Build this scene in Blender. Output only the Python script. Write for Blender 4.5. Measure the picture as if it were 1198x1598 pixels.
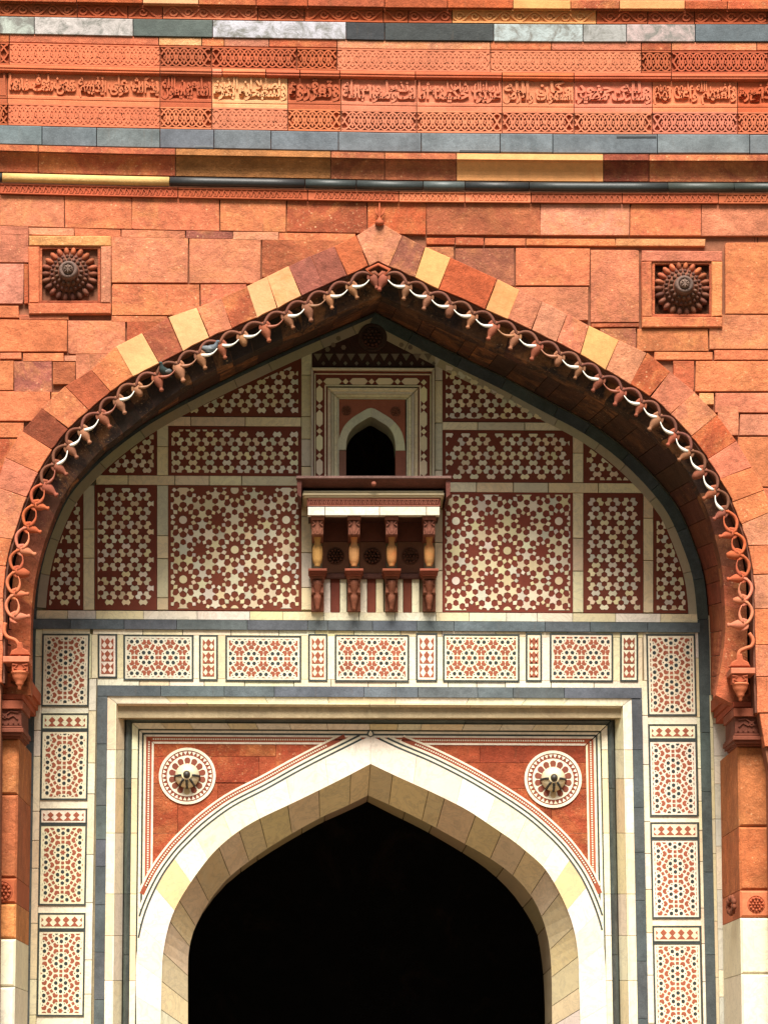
import bpy, math, random, unicodedata as ud
from math import sin, cos, pi, radians, hypot, atan2
from mathutils import Vector, Matrix
random.seed(7)
RND = random.Random(11)
sc = bpy.context.scene
for o in list(bpy.data.objects): bpy.data.objects.remove(o)
col = sc.collection

# ------------------------------------------------------------------ camera
PITCH, YAW, F = radians(11.0), radians(1.2), 4700.0
CAM = Vector((0, -31.3, 1.6))
fw = Vector((sin(YAW)*cos(PITCH), cos(YAW)*cos(PITCH), sin(PITCH)))
rt = Vector((cos(YAW), -sin(YAW), 0))
upv = rt.cross(fw)
cd = bpy.data.cameras.new('camera'); cam = bpy.data.objects.new('camera', cd); col.objects.link(cam)
cam.matrix_world = Matrix((( rt.x, upv.x, -fw.x, CAM.x), (rt.y, upv.y, -fw.y, CAM.y), (rt.z, upv.z, -fw.z, CAM.z), (0,0,0,1)))
cd.sensor_fit = 'VERTICAL'; cd.sensor_height = 24; cd.lens = 24*F/1598; cd.clip_end = 3000
sc.camera = cam
# ------------------------------------------------------------------ light
SUN_EL, SUN_AZ = 54.5, 4.0       # high, nearly straight in front of the wall, a little to its left; veiled
w = bpy.data.worlds.new('World'); sc.world = w; w.use_nodes = True
nt = w.node_tree; bg = nt.nodes['Background']
sky = nt.nodes.new('ShaderNodeTexSky'); sky.sky_type = 'NISHITA'; sky.sun_disc = False
sky.sun_elevation = radians(SUN_EL); sky.sun_rotation = radians(180+SUN_AZ)
sky.air_density = 1.0; sky.dust_density = 4.0; sky.ozone_density = 1.0
hs = nt.nodes.new('ShaderNodeHueSaturation'); hs.inputs['Saturation'].default_value = 0.35
nt.links.new(sky.outputs[0], hs.inputs['Color']); nt.links.new(hs.outputs[0], bg.inputs[0])
bg.inputs[1].default_value = 0.05
sl = bpy.data.lights.new('sun', 'SUN'); sl.energy = 5.0; sl.angle = radians(26); sl.color = (1, .945, .85)
so = bpy.data.objects.new('sun', sl); col.objects.link(so)
so.rotation_euler = (radians(90-SUN_EL), 0, radians(-SUN_AZ))
so.location = (0, -20, 30)
vs = sc.view_settings; vs.view_transform = 'Standard'; vs.look = 'None'; vs.exposure = 0.78; vs.gamma = 1; vs.use_curve_mapping = False
sc.cycles.max_bounces = 6; sc.cycles.diffuse_bounces = 4

# ------------------------------------------------------------------ photo pixel -> point on the plane y = Y
def U(px, py, Y=0.0):
    d = fw*F + rt*(px-599) + upv*(799-py)
    return CAM + d*((Y-CAM.y)/d.y)
MPP = lambda Y: (U(600, 800, Y)-U(599, 800, Y)).length

# ------------------------------------------------------------------ materials
def newmat(n):
    m = bpy.data.materials.new(n); m.use_nodes = True
    return m, m.node_tree.nodes, m.node_tree.links, m.node_tree.nodes['Principled BSDF']
def stone_mat(name, rough=.85, noise_amt=.25, speck=0.0, streak=0.0, bump=.25, bscale=90, vein=0.0, peel=0.0, cloud=0.0, cc=(.74,.30,.10), cs=1.7, stain=(.25,.12,.05), stain_amt=.35, spec=.25):
    m, N, L, B = newmat(name)
    def n(t, **k):
        x = N.new(t)
        for a, b in k.items():
            if a in x.inputs: x.inputs[a].default_value = b
        return x
    oi = n('ShaderNodeObjectInfo'); tc = n('ShaderNodeNewGeometry')
    off = n('ShaderNodeVectorMath'); off.operation = 'MULTIPLY_ADD'
    cx = N.new('ShaderNodeCombineXYZ')
    mr = N.new('ShaderNodeMath'); mr.operation = 'MULTIPLY'; mr.inputs[1].default_value = 37.0
    L.new(oi.outputs['Random'], mr.inputs[0])
    for i in range(3): L.new(mr.outputs[0], cx.inputs[i])
    add = N.new('ShaderNodeVectorMath'); add.operation = 'ADD'
    L.new(tc.outputs['Position'], add.inputs[0]); L.new(cx.outputs[0], add.inputs[1]); P = add.outputs[0]
    def noise(scale, detail=5, rough_=.6, vec=None, dist=0.0):
        x = N.new('ShaderNodeTexNoise'); x.inputs['Scale'].default_value = scale; x.inputs['Detail'].default_value = detail
        x.inputs['Roughness'].default_value = rough_; x.inputs['Distortion'].default_value = dist
        L.new(vec or P, x.inputs['Vector']); return x
    def ramp(src, a, b, ca=(0,0,0,1), cb=(1,1,1,1)):
        r = N.new('ShaderNodeValToRGB'); r.color_ramp.elements[0].position = a; r.color_ramp.elements[1].position = b
        r.color_ramp.elements[0].color = ca; r.color_ramp.elements[1].color = cb; L.new(src, r.inputs[0]); return r.outputs[0]
    def mix(fac, a, b, mode='MIX'):
        x = N.new('ShaderNodeMix'); x.data_type = 'RGBA'; x.blend_type = mode
        for s, v in ((x.inputs[0], fac), (x.inputs[6], a), (x.inputs[7], b)):
            if hasattr(v, 'links'): L.new(v, s)
            else: s.default_value = v
        return x.outputs[2]
    c = oi.outputs['Color']
    # slow tonal drift
    n1 = noise(2.2, 6, .65)
    c = mix(1.0, c, ramp(n1.outputs[0], .25, .75, (1-noise_amt,)*3+(1,), (1+noise_amt*.6,)*3+(1,)), 'MULTIPLY')
    if cloud:
        cd2 = noise(cs, 7, .68, dist=1.8); ca = ramp(cd2.outputs[0], .46, .66); cg = ramp(oi.outputs['Random'], .25, .8)
        cm2 = N.new('ShaderNodeMath'); cm2.operation = 'MULTIPLY'; L.new(ca, cm2.inputs[0]); L.new(cg, cm2.inputs[1])
        cm3 = N.new('ShaderNodeMath'); cm3.operation = 'MULTIPLY'; cm3.inputs[1].default_value = cloud; L.new(cm2.outputs[0], cm3.inputs[0])
        c = mix(cm3.outputs[0], c, (*cc, 1))
    n2 = noise(14, 6, .7)
    c = mix(1.0, c, ramp(n2.outputs[0], .3, .7, (1-noise_amt*.45,)*3+(1,), (1+noise_amt*.35,)*3+(1,)), 'MULTIPLY')
    nf = noise(70, 3, .7)
    c = mix(1.0, c, ramp(nf.outputs[0], .3, .7, (1-noise_amt*.4,)*3+(1,), (1+noise_amt*.4,)*3+(1,)), 'MULTIPLY')
    # brown weathering patches
    n3 = noise(1.1, 8, .72, dist=.6)
    st = ramp(n3.outputs[0], .56, .74)
    sm = N.new('ShaderNodeMath'); sm.operation = 'MULTIPLY'; sm.inputs[1].default_value = stain_amt; L.new(st, sm.inputs[0])
    c = mix(sm.outputs[0], c, (*stain, 1))
    if streak:   # run-off streaks, long along z
        mp = N.new('ShaderNodeMapping'); mp.inputs['Scale'].default_value = (9, 9, .9); L.new(P, mp.inputs[0])
        ns = noise(1.6, 5, .7, mp.outputs[0]); ss = ramp(ns.outputs[0], .58, .78)
        s2 = N.new('ShaderNodeMath'); s2.operation = 'MULTIPLY'; s2.inputs[1].default_value = streak; L.new(ss, s2.inputs[0])
        c = mix(s2.outputs[0], c, (.13, .075, .035, 1))
    if speck:    # pale mica blotches, strong on some stones and faint on others
        nv = N.new('ShaderNodeTexVoronoi'); nv.inputs['Scale'].default_value = 17; L.new(P, nv.inputs['Vector'])
        nz = noise(40, 4, .75)
        a1 = ramp(nv.outputs['Distance'], .10, .22, (1,1,1,1), (0,0,0,1)); a2 = ramp(nz.outputs[0], .60, .72)
        gate = ramp(n2.outputs[0], .47, .6)
        g1 = N.new('ShaderNodeMath'); g1.operation = 'MULTIPLY'; L.new(a1, g1.inputs[0]); L.new(gate, g1.inputs[1])
        mx = N.new('ShaderNodeMath'); mx.operation = 'MAXIMUM'; L.new(g1.outputs[0], mx.inputs[0]); L.new(a2, mx.inputs[1])
        g = ramp(oi.outputs['Random'], .15, .95, (.08,)*3+(1,), (1,1,1,1))
        m2 = N.new('ShaderNodeMath'); m2.operation = 'MULTIPLY'; L.new(mx.outputs[0], m2.inputs[0]); L.new(g, m2.inputs[1])
        m3 = N.new('ShaderNodeMath'); m3.operation = 'MULTIPLY'; m3.inputs[1].default_value = speck; L.new(m2.outputs[0], m3.inputs[0])
        c = mix(m3.outputs[0], c, (.82, .50, .26, 1))
    if vein:
        nw = noise(3.5, 8, .6, dist=2.2); v = ramp(nw.outputs[0], .49, .53, (1,1,1,1), (0,0,0,1))
        v2 = ramp(nw.outputs[0], .44, .49)
        vm = N.new('ShaderNodeMath'); vm.operation = 'MULTIPLY'; L.new(v, vm.inputs[0]); L.new(v2, vm.inputs[1])
        vn = N.new('ShaderNodeMath'); vn.operation = 'MULTIPLY'; vn.inputs[1].default_value = vein; L.new(vm.outputs[0], vn.inputs[0])
        c = mix(vn.outputs[0], c, (.33, .29, .22, 1))
    if peel:     # old limewash flaking off
        npz = noise(5.5, 10, .78, dist=.8); pp = ramp(npz.outputs[0], .45, .60)
        c = mix(pp, c, (.17,.165,.150, 1))
    L.new(c, B.inputs['Base Color'])
    B.inputs['Roughness'].default_value = rough; B.inputs['Specular IOR Level'].default_value = spec
    bp = N.new('ShaderNodeBump'); bp.inputs['Strength'].default_value = bump; bp.inputs['Distance'].default_value = .012
    nb = noise(bscale, 6, .7); nb2 = noise(9, 5, .65)
    ab = N.new('ShaderNodeMath'); ab.operation = 'MULTIPLY_ADD'; ab.inputs[1].default_value = 2.5
    L.new(nb2.outputs[0], ab.inputs[0]); L.new(nb.outputs[0], ab.inputs[2]); L.new(ab.outputs[0], bp.inputs['Height'])
    L.new(bp.outputs[0], B.inputs['Normal'])
    return m
M = {
 'sand': stone_mat('red_sandstone', speck=.7, cloud=.45, streak=.4, bump=.9, noise_amt=.5, stain=(.28,.07,.03)),
 'carve': stone_mat('carved_sandstone', speck=.12, streak=.25, bump=.3, noise_amt=.25, stain=(.2,.05,.025)),
 'buff': stone_mat('buff_sandstone', noise_amt=.22, stain=(.60,.17,.05), stain_amt=.9, cloud=.85, cc=(.66,.22,.075), cs=3.2, streak=.2, bump=.35),
 'dark': stone_mat('weathered_dark_stone', rough=.7, noise_amt=.5, stain=(.03,.02,.016), stain_amt=.7, streak=.3, bump=.4),
 'marble': stone_mat('marble', rough=.5, noise_amt=.10, stain=(.62,.42,.19), stain_amt=.5, streak=.2, bump=.10, vein=.3, spec=.4),
 'inlay': stone_mat('inlay_marble', rough=.5, noise_amt=.12, stain=(.50,.36,.2), stain_amt=.4, bump=.06, spec=.35),
 'redin': stone_mat('inlay_red_stone', rough=.7, noise_amt=.22, stain=(.12,.035,.02), stain_amt=.5, bump=.15),
 'slate': stone_mat('grey_slate', rough=.6, noise_amt=.48, stain=(.045,.06,.07), stain_amt=.75, streak=.25, bump=.25),
 'black': stone_mat('black_slate', rough=.5, noise_amt=.35, stain=(.10,.10,.09), stain_amt=.3, bump=.15, spec=.5),
 'peel': stone_mat('limewashed_slate', rough=.75, noise_amt=.2, peel=1, bump=.35, stain=(.42,.33,.30)),
 'mortar': stone_mat('old_mortar', rough=.95, noise_amt=.3, bump=.5, stain=(.12,.06,.04), stain_amt=.6),
}
# linear stone colours
OR=(.60,.172,.076); PK=(.58,.188,.102); PP=(.60,.225,.130); DR=(.27,.060,.030); BR=(.38,.100,.045); PU=(.33,.100,.062)
YL=(.75,.345,.125); CR=(.77,.365,.170); RD=(.46,.100,.036); RS=(.43,.100,.042)
MC=(.80,.66,.41); MW=(.83,.75,.57); MG=(.63,.56,.39); SL=(.115,.136,.145); SD=(.045,.055,.055)
RI=(.165,.036,.018)
def jit(c, a=.10, r=RND):
    k = 1+r.uniform(-a, a); return (c[0]*k*(1+r.uniform(-.03,.03)), c[1]*k*(1+r.uniform(-.07,.07)), c[2]*k*(1+r.uniform(-.09,.09)))

# ------------------------------------------------------------------ objects
WL = {}
def thing(name, label, cat, loc, group=None):
    o = bpy.data.objects.new(name, None); col.objects.link(o); o.location = loc; o.empty_display_size = .2
    o['label'] = label; o['category'] = cat
    if group: o['group'] = group
    WL[o.name] = Vector(loc); return o
def putmesh(name, me, parent, org, color):
    o = bpy.data.objects.new(name, me); col.objects.link(o)
    if parent: o.parent = parent; o.location = org - WL[parent.name]
    else: o.location = org
    WL[o.name] = org.copy(); o.color = (*color, 1); return o
class MB:
    def __init__(s): s.v = []; s.f = []; s.sm = []
    def add(s, vs_, fs, smooth=False):
        b = len(s.v); s.v += [tuple(v) for v in vs_]
        s.f += [tuple(b+i for i in f) for f in fs]; s.sm += [smooth]*len(fs)
    def prism(s, pts, Yf, Yb, ch=0.0, flat=False):
        """outline in photo pixels, laid on the plane Yf and given thickness back to Yb"""
        P = [U(x, y, Yf) for x, y in pts]
        s.wprism([(p.x, p.z) for p in P], Yf, Yb, ch)
    def wprism(s, q, Yf, Yb, ch=0.0):
        A = sum(q[i][0]*q[(i+1)%len(q)][1]-q[(i+1)%len(q)][0]*q[i][1] for i in range(len(q)))
        if abs(A) < 1e-9: return
        if A < 0: q = q[::-1]
        n = len(q)
        if ch > 0:
            inn = []
            for i in range(n):
                a, b, c = q[i-1], q[i], q[(i+1)%n]
                d1 = (b[0]-a[0], b[1]-a[1]); d2 = (c[0]-b[0], c[1]-b[1])
                l1 = hypot(*d1) or 1e-6; l2 = hypot(*d2) or 1e-6
                n1 = (-d1[1]/l1, d1[0]/l1); n2 = (-d2[1]/l2, d2[0]/l2)
                m = (n1[0]+n2[0], n1[1]+n2[1]); k = m[0]*m[0]+m[1]*m[1]
                k = min(2/k if k > 1e-3 else 1, 1.5)
                inn.append((b[0]+m[0]*ch*k, b[1]+m[1]*ch*k))
            vs_ = [(x, Yf, z) for x, z in inn]+[(x, Yf+ch, z) for x, z in q]+[(x, Yb, z) for x, z in q]
            fs = [tuple(range(n))]
            for r in (0, 1):
                fs += [(r*n+(i+1)%n, r*n+i, (r+1)*n+i, (r+1)*n+(i+1)%n) for i in range(n)]
            fs.append(tuple(range(3*n-1, 2*n-1, -1)))
        else:
            vs_ = [(x, Yf, z) for x, z in q]+[(x, Yb, z) for x, z in q]
            fs = [tuple(range(n))]+[((i+1)%n, i, n+i, n+(i+1)%n) for i in range(n)]+[tuple(range(2*n-1, n-1, -1))]
        s.add(vs_, fs)
    def box(s, x0, x1, y0, y1, Yf, Yb, ch=0.0): s.prism([(x0,y0),(x1,y0),(x1,y1),(x0,y1)], Yf, Yb, ch)
    def hexa(s, a, b):
        """solid between two world quads (same winding)"""
        s.add(list(a)+list(b), [(0,1,2,3),(7,6,5,4)]+[((i+1)%4, i, 4+i, 4+(i+1)%4) for i in range(4)])
    def ribbon(s, pts, wd, Yf, Yb, closed=False):
        s.rc = getattr(s, 'rc', 0)+1; Yf = Yf-(s.rc % 9)*.0005; n = len(pts); L_, R_ = [], []
        for i in range(n):
            a = pts[i-1] if (i or closed) else pts[i]; b = pts[(i+1)%n] if (i < n-1 or closed) else pts[i]
            dx, dy = b[0]-a[0], b[1]-a[1]; l = hypot(dx, dy) or 1
            L_.append((pts[i][0]-dy/l*wd/2, pts[i][1]+dx/l*wd/2)); R_.append((pts[i][0]+dy/l*wd/2, pts[i][1]-dx/l*wd/2))
        vs_ = []
        for a, b in zip(L_, R_):
            pa, pb = U(*a, Yf), U(*b, Yf)
            vs_ += [pa, pb, Vector((pb.x, Yb, pb.z)), Vector((pa.x, Yb, pa.z))]
        fs = []
        for i in range(n if closed else n-1):
            o, p = 4*i, 4*((i+1)%n)
            fs += [(o, o+1, p+1, p), (o+1, o+2, p+2, p+1), (o+3, o, p, p+3)]
        s.add(vs_, fs)
    def lathe(s, p0, ax, prof, n=10, smooth=True, sx=1.0, fl=0.0):
        ax = Vector(ax).normalized(); t = Vector((0,1,0)) if abs(ax.y) < .9 else Vector((0,0,1))
        e1 = ax.cross(t).normalized(); e2 = ax.cross(e1)
        vs_ = []
        for h, r in prof:
            for k in range(n):
                a = 2*pi*k/n; vs_.append(Vector(p0)+ax*h+(e1*cos(a)*sx+e2*sin(a))*r*(1-fl*(k % 2)))
        fs = [(r*n+k, r*n+(k+1)%n, (r+1)*n+(k+1)%n, (r+1)*n+k) for r in range(len(prof)-1) for k in range(n)]
        fs += [tuple(range(n-1, -1, -1)), tuple((len(prof)-1)*n+k for k in range(n))]
        s.add(vs_, fs, smooth)
    def tube(s, pts, rad, n=7, smooth=True, flat=1.0):
        pts = [Vector(p) for p in pts]; m = len(pts); vs_ = []; prev = None
        for i in range(m):
            t = (pts[min(i+1, m-1)]-pts[max(i-1, 0)]).normalized()
            e = prev if prev is not None else (Vector((0,1,0)) if abs(t.y) < .9 else Vector((1,0,0)))
            e = (e-t*e.dot(t)).normalized(); prev = e; f = t.cross(e)
            r = rad[i] if hasattr(rad, '__len__') else rad
            for k in range(n):
                a = 2*pi*k/n; vs_.append(pts[i]+e*cos(a)*r*flat+f*sin(a)*r)
        fs = [(r*n+k, r*n+(k+1)%n, (r+1)*n+(k+1)%n, (r+1)*n+k) for r in range(m-1) for k in range(n)]
        fs += [tuple(range(n-1, -1, -1)), tuple((m-1)*n+k for k in range(n))]
        s.add(vs_, fs, smooth)
    def ell(s, c, a, b, d, n=8, m=5):
        """ellipsoid with half-axis vectors a, b, d"""
        c = Vector(c); vs_ = [c+d]
        for i in range(1, m):
            th = pi*i/m
            for k in range(n):
                ph = 2*pi*k/n; vs_.append(c+d*cos(th)+(a*cos(ph)+b*sin(ph))*sin(th))
        vs_.append(c-d)
        fs = [(0, 1+k, 1+(k+1)%n) for k in range(n)]
        for i in range(m-2):
            fs += [(1+i*n+k, 1+(i+1)*n+k, 1+(i+1)*n+(k+1)%n, 1+i*n+(k+1)%n) for k in range(n)]
        e = len(vs_)-1
        fs += [(e, 1+(m-2)*n+(k+1)%n, 1+(m-2)*n+k) for k in range(n)]
        s.add(vs_, fs, True)
    def build(s, name, mat, parent=None, color=(.5,.5,.5), kind=None, label=None, cat=None, group=None):
        if not s.v: return None
        xs = list(zip(*s.v)); org = Vector([(min(a)+max(a))/2 for a in xs])
        me = bpy.data.meshes.new(name)
        me.from_pydata([(v[0]-org.x, v[1]-org.y, v[2]-org.z) for v in s.v], [], s.f)
        me.polygons.foreach_set('use_smooth', s.sm); me.materials.append(M[mat]); me.update()
        o = putmesh(name, me, parent, org, color)
        if kind: o['kind'] = kind
        if label: o['label'] = label
        if cat: o['category'] = cat
        if group: o['group'] = group
        return o
def one(name, mat, parent, color, *a, **k):
    m = MB(); m.prism(*a, **k); return m.build(name, mat, parent, color)

# ------------------------------------------------------------------ 2-D helpers (pixels)
def interp(tab, x):
    if x <= tab[0][0]: return tab[0][1]+(x-tab[0][0])*(tab[1][1]-tab[0][1])/(tab[1][0]-tab[0][0])
    for (a, b), (c, d) in zip(tab, tab[1:]):
        if x <= c: return b+(d-b)*(x-a)/(c-a)
    (a, b), (c, d) = tab[-2:]
    return d+(x-c)*(d-b)/(c-a)
def smooth(pts, k=6):
    out = []
    for i in range(len(pts)-1):
        p0, p1, p2, p3 = pts[max(i-1,0)], pts[i], pts[i+1], pts[min(i+2,len(pts)-1)]
        for j in range(k):
            t = j/k
            out.append(tuple(.5*((2*p1[d])+(-p0[d]+p2[d])*t+(2*p0[d]-5*p1[d]+4*p2[d]-p3[d])*t*t+(-p0[d]+3*p1[d]-3*p2[d]+p3[d])*t**3) for d in (0,1)))
    return out+[tuple(pts[-1])]
class Curve:
    def __init__(s, pts, sm=True):
        s.p = smooth(pts) if sm else list(pts); s.l = [0]
        for a, b in zip(s.p, s.p[1:]): s.l.append(s.l[-1]+hypot(b[0]-a[0], b[1]-a[1]))
        s.L = s.l[-1]
    def at(s, u):
        d = max(0, min(1, u))*s.L
        for i in range(len(s.p)-1):
            if d <= s.l[i+1] or i == len(s.p)-2:
                t = (d-s.l[i])/max(1e-9, s.l[i+1]-s.l[i]); a, b = s.p[i], s.p[i+1]
                return (a[0]+(b[0]-a[0])*t, a[1]+(b[1]-a[1])*t)
    def tan(s, u):
        a, b = s.at(u-.004), s.at(u+.004); l = hypot(b[0]-a[0], b[1]-a[1]) or 1
        return ((b[0]-a[0])/l, (b[1]-a[1])/l)
    def off(s, u, d):          # +d = to the left of travel (image, y down)
        p, t = s.at(u), s.tan(u); return (p[0]+t[1]*d, p[1]-t[0]*d)
    def near(s, x, y):
        return min(range(len(s.p)), key=lambda i: (s.p[i][0]-x)**2+(s.p[i][1]-y)**2)/1.0
def clip(poly, cx):
    """Sutherland-Hodgman: poly clipped by the convex polygon cx"""
    A = sum(cx[i][0]*cx[(i+1)%len(cx)][1]-cx[(i+1)%len(cx)][0]*cx[i][1] for i in range(len(cx)))
    if A < 0: cx = cx[::-1]
    out = list(poly)
    for i in range(len(cx)):
        a, b = cx[i], cx[(i+1)%len(cx)]; src = out; out = []
        if not src: return []
        sd = lambda p: (b[0]-a[0])*(p[1]-a[1])-(b[1]-a[1])*(p[0]-a[0])
        for j in range(len(src)):
            p, q = src[j-1], src[j]; dp, dq = sd(p), sd(q)
            if (dp >= 0) != (dq >= 0):
                t = dp/(dp-dq); out.append((p[0]+(q[0]-p[0])*t, p[1]+(q[1]-p[1])*t))
            if dq >= 0: out.append(q)
    return out
def parea(p): return abs(sum(p[i][0]*p[(i+1)%len(p)][1]-p[(i+1)%len(p)][0]*p[i][1] for i in range(len(p))))/2 if len(p) > 2 else 0
def inside(p, cx):
    s = 0
    for i in range(len(cx)):
        a, b = cx[i], cx[(i+1)%len(cx)]
        c = (b[0]-a[0])*(p[1]-a[1])-(b[1]-a[1])*(p[0]-a[0])
        if c*s < 0: return False
        if c: s = c
    return True

# big arch: edge of the wall face, inner edge of the recessed fascia, outer edge of the tympanum
INL = Curve([(4,1066),(5,1000),(6,932),(10,884),(20,842),(42,776),(60,738),(82,702),(107,669),(142,638),(172,612),(207,588),(250,566),(327,527),(400,496),(472,461),(535,433),(590,408)])
INR = Curve([(1181,1112),(1179,1060),(1177,943),(1175,899),(1166,848),(1151,806),(1134,765),(1106,719),(1078,681),(1046,646),(1013,618),(945,577),(903,552),(830,516),(758,483),(683,450),(640,430),(590,408)])
FAL = Curve([(48,1085),(48,1000),(50,950),(56,900),(72,840),(100,772),(130,733),(160,700),(197,672),(240,637),(300,596),(370,560),(450,524),(520,492),(595,461)])
FAR = Curve([(1116,1085),(1130,1000),(1130,940),(1126,890),(1118,850),(1104,800),(1082,752),(1050,706),(1010,668),(960,633),(905,603),(830,568),(760,536),(690,505),(595,461)])
TYL = Curve([(50,1085),(51,1000),(53,950),(58,900),(73,842),(102,776),(133,738),(165,707),(210,672),(256,643),(330,604),(400,570),(465,540),(530,512),(585,488)])
TYR = Curve([(1108,1085),(1106,1000),(1103,945),(1096,893),(1078,840),(1056,792),(1022,748),(975,702),(920,662),(853,626),(790,592),(720,558),(650,522),(585,488)])
YF, YT = .30, 1.75            # planes of the fascia and of the tympanum

# ================================================================== SETTING
def slab(name, w0, w1, colr, mat='mortar'):
    m = MB(); (x0,y0,z0),(x1,y1,z1) = w0, w1
    m.hexa([(x0,y0,z0),(x1,y0,z0),(x1,y0,z1),(x0,y0,z1)], [(x0,y1,z0),(x1,y1,z0),(x1,y1,z1),(x0,y1,z1)])
    o = m.build(name, mat, None, colr, kind='structure'); return o
g = MB(); g.add([(-900,-900,0),(900,-900,0),(900,900,0),(-900,900,0)], [(0,1,2,3)]); g.build('ground', 'redin', None, (.040,.052,.020), kind='structure')
g = MB(); g.add([(-9,-7,.004),(11,-7,.004),(11,1.0,.004),(-9,1.0,.004)], [(0,1,2,3)]); g.build('pavement', 'sand', None, (.26,.19,.13), kind='structure')
XL, XR = U(-170,800).x, U(1370,800).x
ZT = U(600,-60).z
slab('roof', (XL,.5,ZT-.3), (XR,14,ZT), (.2,.12,.08))
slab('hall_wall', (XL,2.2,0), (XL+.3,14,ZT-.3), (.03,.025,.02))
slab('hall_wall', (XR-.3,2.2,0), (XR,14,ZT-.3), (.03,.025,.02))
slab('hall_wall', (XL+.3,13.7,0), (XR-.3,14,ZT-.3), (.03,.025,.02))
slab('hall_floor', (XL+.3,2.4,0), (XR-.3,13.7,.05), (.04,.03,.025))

# ================================================================== FRONT WALL
wall = thing('sandstone_wall', 'flat red sandstone wall around and above the great pointed arch', 'wall', U(600,1950,0))
FT = [(-200,-6),(0,0),(200,5),(540,11),(600,12.5),(900,15),(1198,15.5),(1400,16)]
fY = lambda x: interp(FT, x)
core = MB()
def core_side(C, inner_x, outer_x):
    pts = C.p
    for a, b in zip(pts, pts[1:]):
        if abs(a[0]-b[0]) < .3: continue
        core.prism([(a[0], a[1]-8), (b[0], b[1]-8), (b[0], 295+fY(b[0])), (a[0], 295+fY(a[0]))], .05, .28)
core_side(INL, 0, 0); core_side(INR, 0, 0)
core.prism([(-170,290),(4,295),(2,1066),(-6,1950),(-170,1950)], .05, .28)
core.prism([(1182,310),(1370,310),(1370,1950),(1210,1950),(1199,1200),(1182,1112)], .05, .28)
core.prism([(-170,-60),(1370,-60),(1370,306),(-170,290)], .05, .5)
core.build('wall_core', 'mortar', wall, (.28,.11,.06))
# arch ring mid-line used to trim the wall stones behind the voussoirs
MIDL = Curve([INL.off(u/30, 24) for u in range(0, 31)], False); MIDR = Curve([INR.off(u/30, -24) for u in range(0, 31)], False)
def trim(poly):
    for C, sgn in ((MIDL, 1), (MIDR, -1)):
        cx = sum(p[0] for p in poly)/len(poly); cy = sum(p[1] for p in poly)/len(poly)
        if (C is MIDL) != (cx < 590): continue
        i = min(range(len(C.p)), key=lambda i: (C.p[i][0]-cx)**2+(C.p[i][1]-cy)**2)
        i = max(1, min(len(C.p)-2, i)); a, b = C.p[i-1], C.p[i+1]
        big = 3000; dx, dy = b[0]-a[0], b[1]-a[1]; l = hypot(dx, dy); dx /= l; dy /= l
        nx, ny = (dy, -dx) if sgn > 0 else (-dy, dx)
        q = [(a[0]-dx*big, a[1]-dy*big), (a[0]+dx*big, a[1]+dy*big), (a[0]+dx*big+nx*big, a[1]+dy*big+ny*big), (a[0]-dx*big+nx*big, a[1]-dy*big+ny*big)]
        poly = clip(poly, q)
        if not poly: return []
    return poly
def stone(poly, c, mat='sand', j=1.0, parent=wall, name='stone_block', Y=0.0, Yb=.2, t=True, ch=.0045):
    if t: poly = trim(poly)
    if parea(poly) < 60: return
    # pull in for the joint and roughen the corners
    cx = sum(p[0] for p in poly)/len(poly); cy = sum(p[1] for p in poly)/len(poly)
    q = []
    for x, y in poly:
        q.append((x-math.copysign(min(j*.55, abs(x-cx)), x-cx)+RND.uniform(-.8,.8), y-math.copysign(min(j*.55, abs(y-cy)), y-cy)+RND.uniform(-.6,.6)))
    if len(q) == 4 and RND.random() < .28 and t:
        k = RND.randrange(4); p, a, b = q[k], q[k-1], q[(k+1)%4]; e1, e2 = RND.uniform(2,7), RND.uniform(1.5,4)
        la, lb = hypot(a[0]-p[0],a[1]-p[1]), hypot(b[0]-p[0],b[1]-p[1])
        if min(la, lb) > 14: q[k:k+1] = [(p[0]+(a[0]-p[0])*e1/la, p[1]+(a[1]-p[1])*e1/la), (p[0]+(b[0]-p[0])*e2/lb*.4+(a[0]-p[0])*e1/la*.3, p[1]+(b[1]-p[1])*e2/lb*.4+(a[1]-p[1])*e1/la*.3), (p[0]+(b[0]-p[0])*e2/lb, p[1]+(b[1]-p[1])*e2/lb)]
    one(name, mat, parent, jit(c, .09), q, Y+RND.uniform(-.003,.003), Yb, ch)
def R(x0, x1, y0, y1, sl0=0, sl1=0): return [(x0,y0),(x1,y0+sl0),(x1,y1+sl1),(x0,y1)]
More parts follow.
